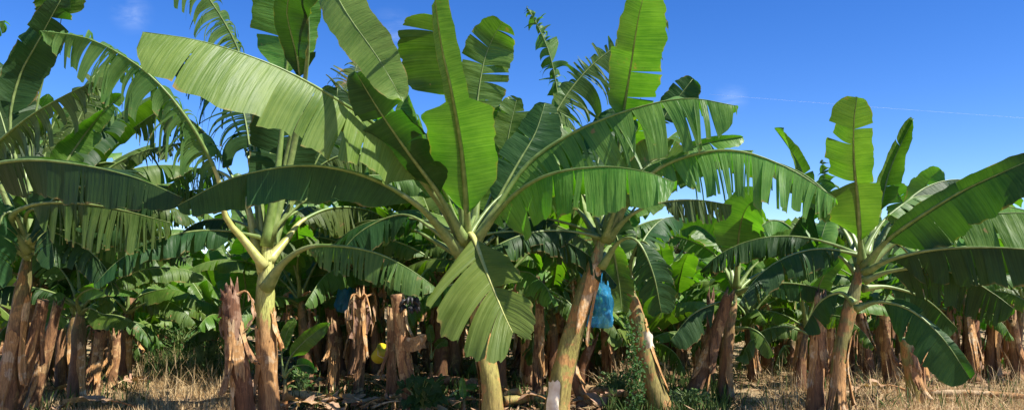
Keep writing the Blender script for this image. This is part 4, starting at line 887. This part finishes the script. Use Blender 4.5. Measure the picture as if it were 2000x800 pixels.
for x, d in [(262, 14), (318, 18), (628, 12.5), (672, 12.2), (720, 13), (742, 12.4), (835, 13), (872, 12.6), (886, 13.8), (1018, 12.2), (1038, 11.6), (1066, 12.8), (1098, 12.2), (1112, 13.5), (1130, 11.4), (1190, 12.0), (1212, 14), (1322, 14.5), (1362, 12.6), (1386, 11.6), (1472, 13), (1492, 14), (1520, 15), (1534, 13.5), (1548, 16), (1562, 12.4), (1574, 14.4), (1588, 12), (1614, 11.4), (1655, 12.5), (1700, 12.2), (1718, 13.4), (1755, 14), (1838, 15), (1872, 13.6), (1890, 12.8), (1912, 14.2), (1930, 12.2), (1968, 13.5), (1984, 12.0), (45, 11.0), (100, 11.6), (120, 10.8), (230, 12.6), (700, 14.5), (590, 13.0), (1160, 13.0)]:
    v = ground_at(x + rg.uniform(-4, 4), d); side = ('left of the grassy gap' if x < 350 else 'between the yellow-crowned and central plants' if x < 900 else 'behind the bagged plant' if x < 1250 else 'behind the leaning bare stump' if x < 1560 else 'behind the right-hand plants')
    put(sprotos, rg.randrange(8), Vector((v.x, v.y, 0)), rg.uniform(0, 6.28), rg.uniform(.85, 1.25), f'sunlit dead banana stem just {side}' if side[0] == 'b' else f'dead banana stem {side}', 'dead stems close behind the front row, ' + side)
placed = []; np_ = ns_ = 0
y = 14.5
row = 0
while y < 62:
    hw = y * .68 + 1.5; x = -hw + rg.uniform(0, 1.5)
    while x < hw:
        v = Vector((x + rg.uniform(-.5, .5), y + rg.uniform(-.6, .6), 0)); c, d = col_of(v)
        gap = (235 < c < 560 and d < 18.5)
        x += rg.uniform(1.3, 2.2) * (1 + max(0, y - 25) * .015)
        if gap: continue
        s = rg.uniform(.82, 1.12)
        pool = tuple(range(8)) + (8, 9)
        if 1250 < c < 1490: s *= .80; pool = (0, 2, 6)
        if 1700 < c: s *= .88
        if 270 < c < 440: s *= .88; pool = (6, 8, 9)
        if 450 < c < 1240 and d < 26: s *= 1.3
        if c < 240 and d < 24: s *= 1.25
        side = ('left of the grassy gap' if c < 350 else 'between the yellow-crowned and central plants' if c < 900 else 'behind the bagged plant' if c < 1250 else 'behind the leaning bare stump' if c < 1560 else 'behind the right-hand plants')
        rowname = ('near' if d < 18 else 'middle' if d < 30 else 'far')
        if np_ < 278:
            put(protos, rg.choice(list(pool)), v, rg.uniform(0, 6.28), s, f'green banana plant in the {rowname} rows {side}', GP + f', {rowname} rows {side}'); np_ += 1
        for _ in range(2 if d < 30 else 1):
            if rg.random() < .75 and ns_ < 230:
                w = v + Vector((rg.uniform(-1.1, 1.1), rg.uniform(-.8, .8), 0)); cc, dd = col_of(w)
                if 275 < cc < 440 and dd < 19: continue
                put(sprotos, rg.randrange(8), w, rg.uniform(0, 6.28), rg.uniform(.7, 1.05), f'brown dead banana stem in the {rowname} rows {side}', GS + f', {rowname} rows {side}'); ns_ += 1
    y += rg.uniform(2.0, 2.6) * (1 + max(0, y - 25) * .02)
print('plants', np_, 'stumps', ns_)

# ------------------------------------------------------------------ ground
def ground_mat():
    m, nt = newmat('dry_soil'); out = N(nt, 'ShaderNodeOutputMaterial'); tc = N(nt, 'ShaderNodeTexCoord')
    n1 = N(nt, 'ShaderNodeTexNoise', Scale=.5, Detail=6, Roughness=.65); L(nt, tc.outputs['Object'], n1.inputs[0])
    n2 = N(nt, 'ShaderNodeTexNoise', Scale=18, Detail=6, Roughness=.75); L(nt, tc.outputs['Object'], n2.inputs[0])
    r1 = ramp(nt, n1.outputs[0], [(.35, (.24, .13, .065)), (.50, (.46, .33, .18)), (.70, (.30, .23, .11))])
    r2 = ramp(nt, n2.outputs[0], [(.3, (.35, .33, .3)), (.55, (1, 1, 1)), (.75, (1.5, 1.4, 1.2))])
    b = N(nt, 'ShaderNodeBsdfPrincipled', Roughness=.95); L(nt, mixc(nt, 1, r1.outputs[0], r2.outputs[0], 'MULTIPLY'), b.inputs[0])
    bp = N(nt, 'ShaderNodeBump', Strength=.8, Distance=.06); L(nt, n2.outputs[0], bp.inputs['Height']); L(nt, bp.outputs[0], b.inputs['Normal'])
    L(nt, b.outputs[0], out.inputs[0]); return m
GM = ground_mat()
def gz(x, y): return .05 * noise.noise(Vector((x * .35, y * .35, 3)))
mb = MB(); xs = [-900, -400, -200, -100, -60] + [-40 + i * .8 for i in range(101)] + [60, 100, 200, 400, 900]
ys = [-60, -20, -5] + [0 + i * .8 for i in range(76)] + [75, 100, 150, 220, 400, 900]
rows = [[(x, y_, (gz(x, y_) if (abs(x) < 41 and 0 <= y_ < 61) else 0) - .05) for x in xs] for y_ in ys]
mb.grid(rows, [[(x, y_) for x in xs] for y_ in ys], GM)
g = mb.build('ground'); g['kind'] = 'structure'; g['label'] = 'dry brown plantation soil'

# distant hill
def hill_mat():
    m, nt = newmat('hill_scrub'); out = N(nt, 'ShaderNodeOutputMaterial'); tc = N(nt, 'ShaderNodeTexCoord')
    n1 = N(nt, 'ShaderNodeTexNoise', Scale=.05, Detail=8, Roughness=.7); L(nt, tc.outputs['Object'], n1.inputs[0])
    n2 = N(nt, 'ShaderNodeTexNoise', Scale=.35, Detail=4, Roughness=.7); L(nt, tc.outputs['Object'], n2.inputs[0])
    r = ramp(nt, math_(nt, 'MULTIPLY_ADD', n2.outputs[0], .5, math_(nt, 'MULTIPLY', n1.outputs[0], .5)), [(.38, (.035, .065, .02)), (.52, (.075, .11, .03)), (.62, (.16, .17, .06))])
    b = N(nt, 'ShaderNodeBsdfPrincipled', Roughness=.95); L(nt, r.outputs[0], b.inputs[0]); L(nt, b.outputs[0], out.inputs[0]); return m
mb = MB(); rows = []; uvs = []
for j in range(30):
    y_ = 210 + j * 9; row = []; uv = []
    for i in range(220):
        x = -420 + i * 5; prof = math.sin(math.pi * min(1, j / 20)) if j < 10 else 1 - max(0, (j - 12) / 40)
        c = 1 / (1 + math.exp(-(x - 10) / 40)); hgt = 21 * c * (.9 + .18 * math.sin(x / 47)) + 1.5
        z = -3 + (hgt + 3) * min(1, j / 12) ** .8 + 2.2 * noise.noise(Vector((x * .09, y_ * .09, 0))) + 1.5 * noise.noise(Vector((x * .4, y_ * .4, 7))) * min(1, j / 4)
        row.append((x, y_, z)); uv.append((i, j))
    rows.append(row); uvs.append(uv)
mb.grid(rows, uvs, hill_mat()); h = mb.build('hill'); h['kind'] = 'structure'; h['label'] = 'low scrub-covered hill on the horizon'

# far trees past the grassy gap
def far_tree(x, d, hgt, seed, label):
    rg = random.Random(seed); v = ground_at(x, d); root = thing('tree', label, 'tree', Vector((v.x, v.y, 0)), 'trees far behind the plantation')
    b = Vector((v.x, v.y, -.1)); mb = MB(); mb.tube([b, b + Vector((.2, 0, hgt * .4)), b + Vector((.1, .2, hgt * .75))], [.25, .18, .08], ST_DD, n=8)
    for k in range(5):
        a = rg.uniform(0, 6.28); s = b + Vector((.15, .1, hgt * rg.uniform(.35, .6))); mb.tube([s, s + Vector((math.cos(a) * hgt * .15, math.sin(a) * hgt * .15, hgt * .14)), s + Vector((math.cos(a) * hgt * .3, math.sin(a) * hgt * .3, hgt * .22))], [.09, .06, .02], ST_DD, n=6)
    mb.build('trunk', root)
    mb = MB(); cl = []
    for k in range(16):
        a = rg.uniform(0, 6.28); r_ = hgt * .36 * rg.random() ** .5; cl.append((b + Vector((math.cos(a) * r_, math.sin(a) * r_, hgt * rg.uniform(.55, .93) - r_ * .3)), hgt * rg.uniform(.07, .14)))
    mi = mb.mat(TREEL)
    for k in range(2600):
        c, r_ = rg.choice(cl); dv = Vector((rg.gauss(0, 1), rg.gauss(0, 1), rg.gauss(0, .7))).normalized() * r_ * rg.uniform(.5, 1.15); q = c + dv
        a = Vector((rg.gauss(0, 1), rg.gauss(0, 1), rg.gauss(0, 1))).normalized(); bb_ = a.cross(Vector((rg.gauss(0, 1), rg.gauss(0, 1), rg.gauss(0, 1)))).normalized(); s = rg.uniform(.10, .22)
        n0 = len(mb.v)
        for w in (q - a * s, q + bb_ * s * .6, q + a * s, q - bb_ * s * .6): mb.v.append(tuple(w)); mb.uv.append((.5, .5)); mb.h.append((.5, .5))
        mb.f.append((n0, n0 + 1, n0 + 2, n0 + 3)); mb.mi.append(mi)
    mb.build('crown', root, smooth=False)
for i, (x, d, hg) in enumerate([(300, 85, 4.2), (322, 70, 4.0), (345, 80, 4.6), (366, 75, 3.9), (385, 95, 4.0), (412, 90, 3.9), (445, 80, 4.2), (262, 80, 4.6), (475, 85, 4.5), (1310, 95, 6.2), (1290, 90, 6.6)]):
    far_tree(x, d, hg, 500 + i, ['bushy dark tree on the skyline beyond the grassy gap', 'small round tree on the skyline beyond the grassy gap'][i % 2] if x < 600 else 'tree in front of the distant hill')

# ------------------------------------------------------------------ grass, litter, weeds
def blade_mesh(name, label, n, sampler, hrange, wid, mat, seed, lean=.5, cat='grass', curvy=.5, flat=None):
    rs = np.random.RandomState(seed)
    pos = sampler(rs, n); n = len(pos)
    h = rs.uniform(*hrange, n) * rs.uniform(.6, 1.2, n); az = rs.uniform(0, 2 * np.pi, n); ln = np.abs(rs.normal(0, lean, n)) if flat is None else rs.normal(flat, .13, n); fa = rs.uniform(0, np.pi, n)
    dx, dy = np.cos(az), np.sin(az); wx, wy = np.cos(fa) * wid * .5, np.sin(fa) * wid * .5
    z0 = np.array([gz(p[0], p[1]) - .06 for p in pos])
    V = np.zeros((n, 7, 3))
    for lv, (t, w) in enumerate([(0, 1), (.4, .9), (.75, .6), (1, 0)]):
        hx = h * t * np.sin(ln * (1 + curvy * t)); hz = h * t * np.cos(np.minimum(ln * (1 + curvy * t), 1.5))
        cx = pos[:, 0] + dx * hx; cy = pos[:, 1] + dy * hx; cz = z0 + np.maximum(hz, .01)
        if lv < 3:
            V[:, lv * 2, 0] = cx - wx * w; V[:, lv * 2, 1] = cy - wy * w; V[:, lv * 2, 2] = cz
            V[:, lv * 2 + 1, 0] = cx + wx * w; V[:, lv * 2 + 1, 1] = cy + wy * w; V[:, lv * 2 + 1, 2] = cz
        else: V[:, 6, 0] = cx; V[:, 6, 1] = cy; V[:, 6, 2] = cz
    base = (np.arange(n) * 7)[:, None]
    q1 = base + np.array([0, 1, 3, 2]); q2 = base + np.array([2, 3, 5, 4]); t3 = base + np.array([4, 5, 6])
    me = bpy.data.meshes.new(name); nv = n * 7
    me.vertices.add(nv); me.vertices.foreach_set('co', V.reshape(-1).astype(np.float32))
    loops = np.concatenate([np.concatenate([q1, q2, t3], axis=1).ravel()]); me.loops.add(len(loops)); me.loops.foreach_set('vertex_index', loops.astype(np.int32))
    tot = np.tile([4, 4, 3], n); st = np.concatenate([[0], np.cumsum(tot)[:-1]])
    me.polygons.add(n * 3); me.polygons.foreach_set('loop_start', st.astype(np.int32)); me.polygons.foreach_set('loop_total', tot.astype(np.int32))
    me.update(calc_edges=True); me.validate(); me.materials.append(mat)
    o = bpy.data.objects.new(name, me); COL.objects.link(o); o['kind'] = 'stuff'; o['label'] = label; o['category'] = cat; return o
def blade_material(name, c1, c2, c3, tr=.25):
    m, nt = newmat(name); out = N(nt, 'ShaderNodeOutputMaterial'); tc = N(nt, 'ShaderNodeTexCoord'); ge = N(nt, 'ShaderNodeNewGeometry')
    n = N(nt, 'ShaderNodeTexNoise', Scale=1.4, Detail=5, Roughness=.7); L(nt, tc.outputs['Object'], n.inputs[0])
    f = math_(nt, 'MULTIPLY_ADD', ge.outputs['Random Per Island'], .45, math_(nt, 'MULTIPLY', n.outputs[0], .6))
    r = ramp(nt, f, [(.25, c1), (.5, c2), (.75, c3)])
    b = N(nt, 'ShaderNodeBsdfPrincipled', Roughness=.7); b.inputs['Specular IOR Level'].default_value = .25; L(nt, r.outputs[0], b.inputs[0])
    t = N(nt, 'ShaderNodeBsdfTranslucent'); L(nt, r.outputs[0], t.inputs[0]); mx = N(nt, 'ShaderNodeMixShader'); mx.inputs[0].default_value = tr
    L(nt, b.outputs[0], mx.inputs[1]); L(nt, t.outputs[0], mx.inputs[2]); L(nt, mx.outputs[0], out.inputs[0]); return m
STRAW = blade_material('straw', (.29, .18, .08), (.51, .36, .18), (.72, .54, .30))
GGREEN = blade_material('weed_green', (.03, .07, .015), (.06, .11, .025), (.13, .18, .05), .4)
LITTER = blade_material('litter_brown', (.08, .045, .025), (.22, .12, .06), (.45, .30, .18), .1)
def samp(regions, clump=.5):
    """regions: (x0,x1,d0,d1,weight): screen columns and depths; clumps by noise"""
    def f(rs, n):
        out = []; ws = np.array([r[4] for r in regions], float); ws /= ws.sum()
        cnt = rs.multinomial(n * 2, ws)
        for r, c in zip(regions, cnt):
            d = r[2] + (r[3] - r[2]) * rs.uniform(0, 1, c) ** 1.3; x = rs.uniform(r[0], r[1], c)
            X = (x - 1000) / F * d; Y = d / CP
            out.append(np.stack([X, Y], 1))
        p = np.concatenate(out); rs.shuffle(p)
        keep = np.array([noise.noise(Vector((a * 1.6, b * 1.6, 9))) + .35 * noise.noise(Vector((a * 6, b * 6, 2))) > rs.uniform(-.9, .45) * clump * 1.4 for a, b in p])
        return p[keep][:n]
    return f
blade_mesh('dry_grass', 'dry straw-coloured grass on the plantation floor', 64000, samp([(90, 480, 9.0, 15, 6), (1300, 2050, 9.0, 17, 6), (1150, 1350, 10, 18, 1.2), (-60, 130, 9, 14, .4), (480, 1300, 9, 16, .6), (1300, 2100, 17, 26, 1.5), (300, 440, 15, 22, .8)]), (.05, .17), .009, STRAW, 1, lean=1.15, curvy=.3)
blade_mesh('tall_dry_grass', 'taller dry seed grass in loose tufts', 3500, samp([(270, 470, 10, 15, 2), (1480, 2050, 9, 13, 3), (1170, 1300, 11, 15, 1)], 1.2), (.25, .5), .007, STRAW, 2, lean=.55, curvy=1.2)
blade_mesh('green_weeds', 'green weeds and low herbs among the dry grass', 16000, samp([(290, 450, 12, 26, 7), (1180, 1420, 9.2, 12, 1.8), (560, 1100, 9.6, 16, 1.6), (1420, 2000, 9.3, 18, .7), (60, 300, 9.3, 14, .4)], 1.5), (.08, .34), .018, GGREEN, 3, lean=.6, cat='weeds')
blade_mesh('leaf_litter', 'brown dry leaf scraps lying on the ground', 26000, samp([(-60, 2050, 9.0, 20, 5), (480, 1350, 8.8, 15, 7)], .6), (.10, .36), .05, LITTER, 4, flat=1.42, curvy=.03, cat='leaf litter')

# fallen stems and dried leaves on the ground
def log(label, x0, d0, x1, d1, r, mat, seed, lift=0):
    a = ground_at(x0, d0); b = ground_at(x1, d1); root_loc = a
    root = thing('fallen_banana_stem', label, 'fallen stem', a, None)
    up = Vector((0, 0, r * .55)); add_stem(root, [a + up, a.lerp(b, .5) + up + Vector((0, 0, .02 + lift * .5)), b + up + Vector((0, 0, lift))], r, r * .7, mat, seed, name='stem', top='ragged', flare=0, n=14, rows=20)
log('fallen pale brown stem lying across the grass at far right', 1815, 10.4, 2030, 10.0, .045, SHEATH, 61)
log('second fallen stem behind the pale one at far right', 1760, 12.5, 1990, 12.2, .05, ST_D, 62)
log('ochre fallen stem in front of the centre, lying toward the leaning plant', 985, 9.7, 1075, 9.9, .06, ST_O, 63)
log('dark fallen stem behind the central plant foot', 830, 11.6, 950, 11.0, .07, ST_DD, 64)
log('brown fallen stem in the litter left of centre', 560, 10.2, 650, 9.8, .06, ST_D, 65)
log('fallen stem resting right of the leaning olive plant', 1110, 10.6, 1215, 10.2, .07, ST_D, 66)
log('rotting dark stem on the ground between the two central plants', 1000, 12.4, 1110, 12.0, .07, ST_DD, 67)
def dry_leaf(label, x, d, az, ln, seed, mat=LEAFDRY, lift=.06, group=None):
    rg = random.Random(seed); b = ground_at(x, d); root = thing('fallen_leaf', label, 'fallen leaf', b, group)
    H = Vector((math.cos(az), math.sin(az), 0)); S_ = Vector((-H.y, H.x, 0))
    pts = [b + Vector((0, 0, .03)), b + H * ln * .3 + Vector((0, 0, lift + .05)), b + H * ln * .65 + S_ * rg.uniform(-.1, .1) + Vector((0, 0, lift + .04)), b + H * ln + Vector((0, 0, .04))]
    mb, rm = leaf_mesh(pts, 1, (.13, .13), (-5, -5), g=(.12, .12), nseg=(7, 7), jit=16, gap=.2, twist=35, ref=Vector((0, 0, 1)), mat=mat, rng=rg, rib=SHEATH if mat == LEAFDRY else RIBY, ribr=(.012, .004), nu=5, res=30, curl=(50, 50))
    for q in (mb, rm): q.v = [(v_[0], v_[1], max(v_[2], .0)) for v_ in q.v]
    mb.build('blade', root); rm.build('midrib', root)
rgl = random.Random(9)
for i in range(34):
    x = rgl.choice([rgl.uniform(480, 1330), rgl.uniform(480, 1330), rgl.uniform(0, 2000)]); d = rgl.uniform(9.2, 13.5)
    dry_leaf('curled brown dry banana leaf lying on the plantation floor', x, d, rgl.uniform(0, 6.28), rgl.uniform(.5, 1.1), 700 + i, group='dry fallen leaves on the ground')
dry_leaf('fresh yellow-green leaf lying beside the broadleaf weed', 862, 9.5, .35, .75, 760, mat=LEAFY, lift=.14)

# broadleaf weed
def heart(mb, c, s, nrm, up, mat, rg):
    mi = mb.mat(mat); A = up - nrm * up.dot(nrm); A.normalize(); B = nrm.cross(A); n0 = len(mb.v)
    prof = [(0, 0, 0), (.35, .25, .05), (.5, .02, .08), (.5, -.35, .06), (.28, -.75, 0), (0, -1.1, -.12), (-.28, -.75, 0), (-.5, -.35, .06), (-.5, .02, .08), (-.35, .25, .05)]
    mb.v.append(tuple(c - A * s * .3 - nrm * s * .08)); mb.uv.append((.5, 0)); mb.h.append((.5, 0))
    for (x, y_, z) in prof:
        mb.v.append(tuple(c + B * x * s + A * y_ * s + nrm * z * s)); mb.uv.append((.5 + x * .3, y_)); mb.h.append((.5, .5))
    for i in range(10): mb.f.append((n0, n0 + 1 + i, n0 + 1 + (i + 1) % 10)); mb.mi.append(mi)
def weed(label, x, d, wpx, hgt, n, s, seed, name='broadleaf_weed', mat=None):
    rg = random.Random(seed); b = ground_at(x, d); root = thing(name, label, 'weed', b)
    st = MB(); lf = MB()
    for i in range(n):
        a = rg.uniform(0, 6.28); r_ = wpx / F * d * rg.random() ** .6; z = hgt * rg.uniform(.25, 1)
        q = b + Vector((math.cos(a) * r_, math.sin(a) * r_ * .6, z)); st.tube([b + Vector((math.cos(a) * .03, math.sin(a) * .03, 0)), b.lerp(q, .5) + Vector((0, 0, z * .25)), q], [.007, .005, .003], RIB, n=5, cap=False)
        nr = Vector((rg.gauss(0, .5), -.6 + rg.gauss(0, .4), .9 + rg.gauss(0, .3))).normalized()
        heart(lf, q, s * rg.uniform(.7, 1.25), nr, Vector((rg.gauss(0, .5), 0, 1)), mat or WEEDL, rg)
    st.build('stem', root); lf.build('foliage', root)
weed('broad heart-leaved green weed in front of the broad stump', 822, 9.0, 50, .42, 70, .095, 41)
weed('small heart-leaved weed beside the fallen yellow-green leaf', 895, 9.4, 22, .18, 18, .06, 42)
weed('low leafy weed at the foot of the leaning bare stump', 1345, 9.5, 45, .22, 120, .03, 43, name='leafy_weed')
weed('low leafy weed left of the vine-wrapped stem', 1205, 10.4, 40, .3, 120, .03, 44, name='leafy_weed')
weed('green weed in the grassy gap at left', 400, 12.5, 45, .55, 220, .035, 45, name='leafy_weed')
weed('second green weed farther along the grassy gap', 350, 15.0, 50, .6, 220, .04, 46, name='leafy_weed')
weed('dark low weed between the tattered stump and the litter', 592, 10.6, 30, .35, 60, .05, 47, name='leafy_weed')
# vine climbing stem J
vn = thing('climbing_vine', 'small-leaved dark vine climbing the slanting yellow-green stem', 'vine', ground_at(1240, 9.1))
vs = MB(); vl = MB(); rg = random.Random(12)
for k in range(3):
    pts = []
    for i in range(9):
        t = i / 8; y_ = 812 - 215 * t * rg.uniform(.85, 1); pts.append(P(1238 + 8 * math.sin(3 * t + k * 1.3) + rg.uniform(-10, 10), y_, 9.15 + .02 * rg.random()))
    pts[0] = ground_at(1225 + k * 8, 9.15); cp, _, _ = catmull(pts, 50); vs.tube(cp, [.004] * 50, RIB, n=5, cap=False)
    for q in cp:
        for _ in range(2): heart(vl, q + Vector((rg.gauss(0, .04), rg.gauss(-.02, .03), rg.gauss(0, .03))), rg.uniform(.02, .035), Vector((rg.gauss(0, .5), -1, rg.gauss(.3, .4))).normalized(), Vector((rg.gauss(0, 1), 0, 1)), WEEDL, rg)
vs.build('stem', vn); vl.build('foliage', vn)
# young suckers
def sucker(label, x, d, h, seed, leaves):
    b = ground_at(x, d); root = thing('banana_sucker', label, 'young plant', b); rg = random.Random(seed)
    top = b + Vector((0, 0, h)); add_stem(root, [b - Vector((0, 0, .03)), b.lerp(top, .5), top], .035, .02, ST_G, seed, n=10, rows=10)
    for i, sp in enumerate(leaves): build_leaf(root, sp, seed + i)
sucker('young sucker with one bright leaf reaching up right, beside the brown stem', 556, 9.4, .35, 51, [
    dict(p=[(556, 735, 9.4), (565, 700, 9.35), (590, 670, 9.3), (620, 645, 9.25), (648, 628, 9.2)], k=1, m='F', W=(16, 20), n=(1, 1), th=(10, 20), mat=LEAFY, rr=(.012, .003)),
    dict(p=[(556, 735, 9.4), (550, 690, 9.4), (560, 650, 9.4), (575, 620, 9.4)], k=1, m='F', W=(12, 12), n=(1, 1), th=(0, 0), mat=LEAF, rr=(.012, .003)),
    dict(p=[(556, 735, 9.4), (575, 715, 9.3), (600, 712, 9.2), (620, 725, 9.1)], k=1, m='F', W=(14, 14), n=(1, 1), th=(20, 0), mat=LEAF_SHADE, rr=(.012, .003))])
sucker('thin upright sucker in the litter near the centre', 905, 9.3, .12, 55, [
    dict(p=[(905, 800, 9.3), (906, 780, 9.3), (904, 760, 9.3), (903, 735, 9.3)], k=1, m='F', W=(8, 7), n=(1, 1), th=(20, 20), mat=LEAFY, rr=(.008, .002))])
sucker('small sucker behind the broad stump showing narrow leaves', 842, 11.4, .3, 57, [
    dict(p=[(842, 700, 11.4), (843, 670, 11.4), (840, 650, 11.4), (838, 632, 11.4)], k=1, m='F', W=(9, 9), n=(1, 1), th=(20, 20), mat=LEAF, rr=(.01, .003)),
    dict(p=[(842, 700, 11.4), (850, 680, 11.4), (862, 668, 11.4), (875, 672, 11.4)], k=1, m='F', W=(9, 9), n=(1, 1), th=(20, 20), mat=LEAF, rr=(.01, .003))])
# overhead wires
def wire(label, a, b, sag=.5, r=.011):
    A_, B_ = P(*a), P(*b); pts = []
    for i in range(31):
        t = i / 30; q = A_.lerp(B_, t); q.z -= sag * 4 * t * (1 - t); pts.append(q)
    mb = MB(); mb.tube(pts, [r] * 31, WIRE, n=6); o = mb.build('overhead_wire', None, A_); tag(o, label, 'wire', None)
wire('thin pale upper wire crossing the sky behind the plants', (1385, 184, 72), (3000, 290, 72), .3, .0032)
#wire('fainter lower wire crossing the sky behind the plants', (880, 230, 85), (3000, 350, 85), .6, .005)

# ------------------------------------------------------------------ sky and sun
SUN = Vector((.55, -.30, .80)).normalized()
elev = math.asin(SUN.z)
w = bpy.data.worlds.new('World'); sc.world = w; w.use_nodes = True
nt = w.node_tree; nt.nodes.clear()
wo = N(nt, 'ShaderNodeOutputWorld'); bg = N(nt, 'ShaderNodeBackground'); bg.inputs[1].default_value = .103
sky = N(nt, 'ShaderNodeTexSky'); sky.sky_type = 'NISHITA'; sky.sun_disc = False; sky.sun_elevation = elev
sky.sun_rotation = math.atan2(SUN.x, SUN.y); sky.altitude = 2500; sky.air_density = 1.0; sky.dust_density = 0.05; sky.ozone_density = 3.5
hs = N(nt, 'ShaderNodeHueSaturation'); hs.inputs['Saturation'].default_value = 1.30; hs.inputs['Hue'].default_value = .514; L(nt, sky.outputs[0], hs.inputs['Color'])
tc = N(nt, 'ShaderNodeTexCoord')
mpn = N(nt, 'ShaderNodeMapping'); mpn.inputs['Scale'].default_value = (1.0, 1.0, 2.6); L(nt, tc.outputs['Generated'], mpn.inputs[0])
cn = N(nt, 'ShaderNodeTexNoise', Scale=5.5, Detail=8, Roughness=.62, Distortion=.5); L(nt, mpn.outputs[0], cn.inputs[0])
wisp = None
nrmv = nt.nodes.new('ShaderNodeVectorMath'); nrmv.operation = 'NORMALIZE'; L(nt, tc.outputs['Generated'], nrmv.inputs[0])
for (cx_, cy_, rad_) in ((770, 82, 58), (258, 28, 32), (1428, 195, 30)):
    D_ = (P(cx_, cy_, 1) - CAM).normalized()
    dn = nt.nodes.new('ShaderNodeVectorMath'); dn.operation = 'DISTANCE'; L(nt, nrmv.outputs[0], dn.inputs[0]); dn.inputs[1].default_value = D_
    mr = N(nt, 'ShaderNodeMapRange'); mr.interpolation_type = 'SMOOTHSTEP'; L(nt, dn.outputs['Value'], mr.inputs[0]); mr.inputs[1].default_value = 0; mr.inputs[2].default_value = rad_ / F * 1.3; mr.inputs[3].default_value = 1; mr.inputs[4].default_value = 0
    wisp = mr.outputs[0] if wisp is None else math_(nt, 'MAXIMUM', wisp, mr.outputs[0])
cn2 = N(nt, 'ShaderNodeTexNoise', Scale=16, Detail=7, Roughness=.6, Distortion=1.2); L(nt, mpn.outputs[0], cn2.inputs[0])
cr2 = ramp(nt, cn2.outputs[0], [(.38, (0, 0, 0)), (.75, (1, 1, 1))])
cf = math_(nt, 'MULTIPLY', math_(nt, 'MULTIPLY', wisp, cr2.outputs[0]), .2)
L(nt, mixc(nt, cf, hs.outputs[0], (6.0, 6.6, 7.4)), bg.inputs[0]); L(nt, bg.outputs[0], wo.inputs[0])
sl = bpy.data.lights.new('sun', 'SUN'); sl.energy = 5.0; sl.angle = R(.5); sl.color = (1, .95, .86)
so = bpy.data.objects.new('sun', sl); COL.objects.link(so); so.rotation_euler = (-SUN).to_track_quat('-Z', 'Y').to_euler()
sc.view_settings.view_transform = 'Standard'; sc.view_settings.look = 'None'; sc.view_settings.gamma = 1; sc.view_settings.exposure = 1.0
sc.view_settings.use_curve_mapping = False
sc.cycles.max_bounces = 7; sc.cycles.diffuse_bounces = 2; sc.cycles.transmission_bounces = 4; sc.cycles.transparent_max_bounces = 8; sc.cycles.glossy_bounces = 2
sc.cycles.use_denoising = True
sc.cycles.caustics_reflective = False; sc.cycles.caustics_refractive = False
sc.render.film_transparent = False
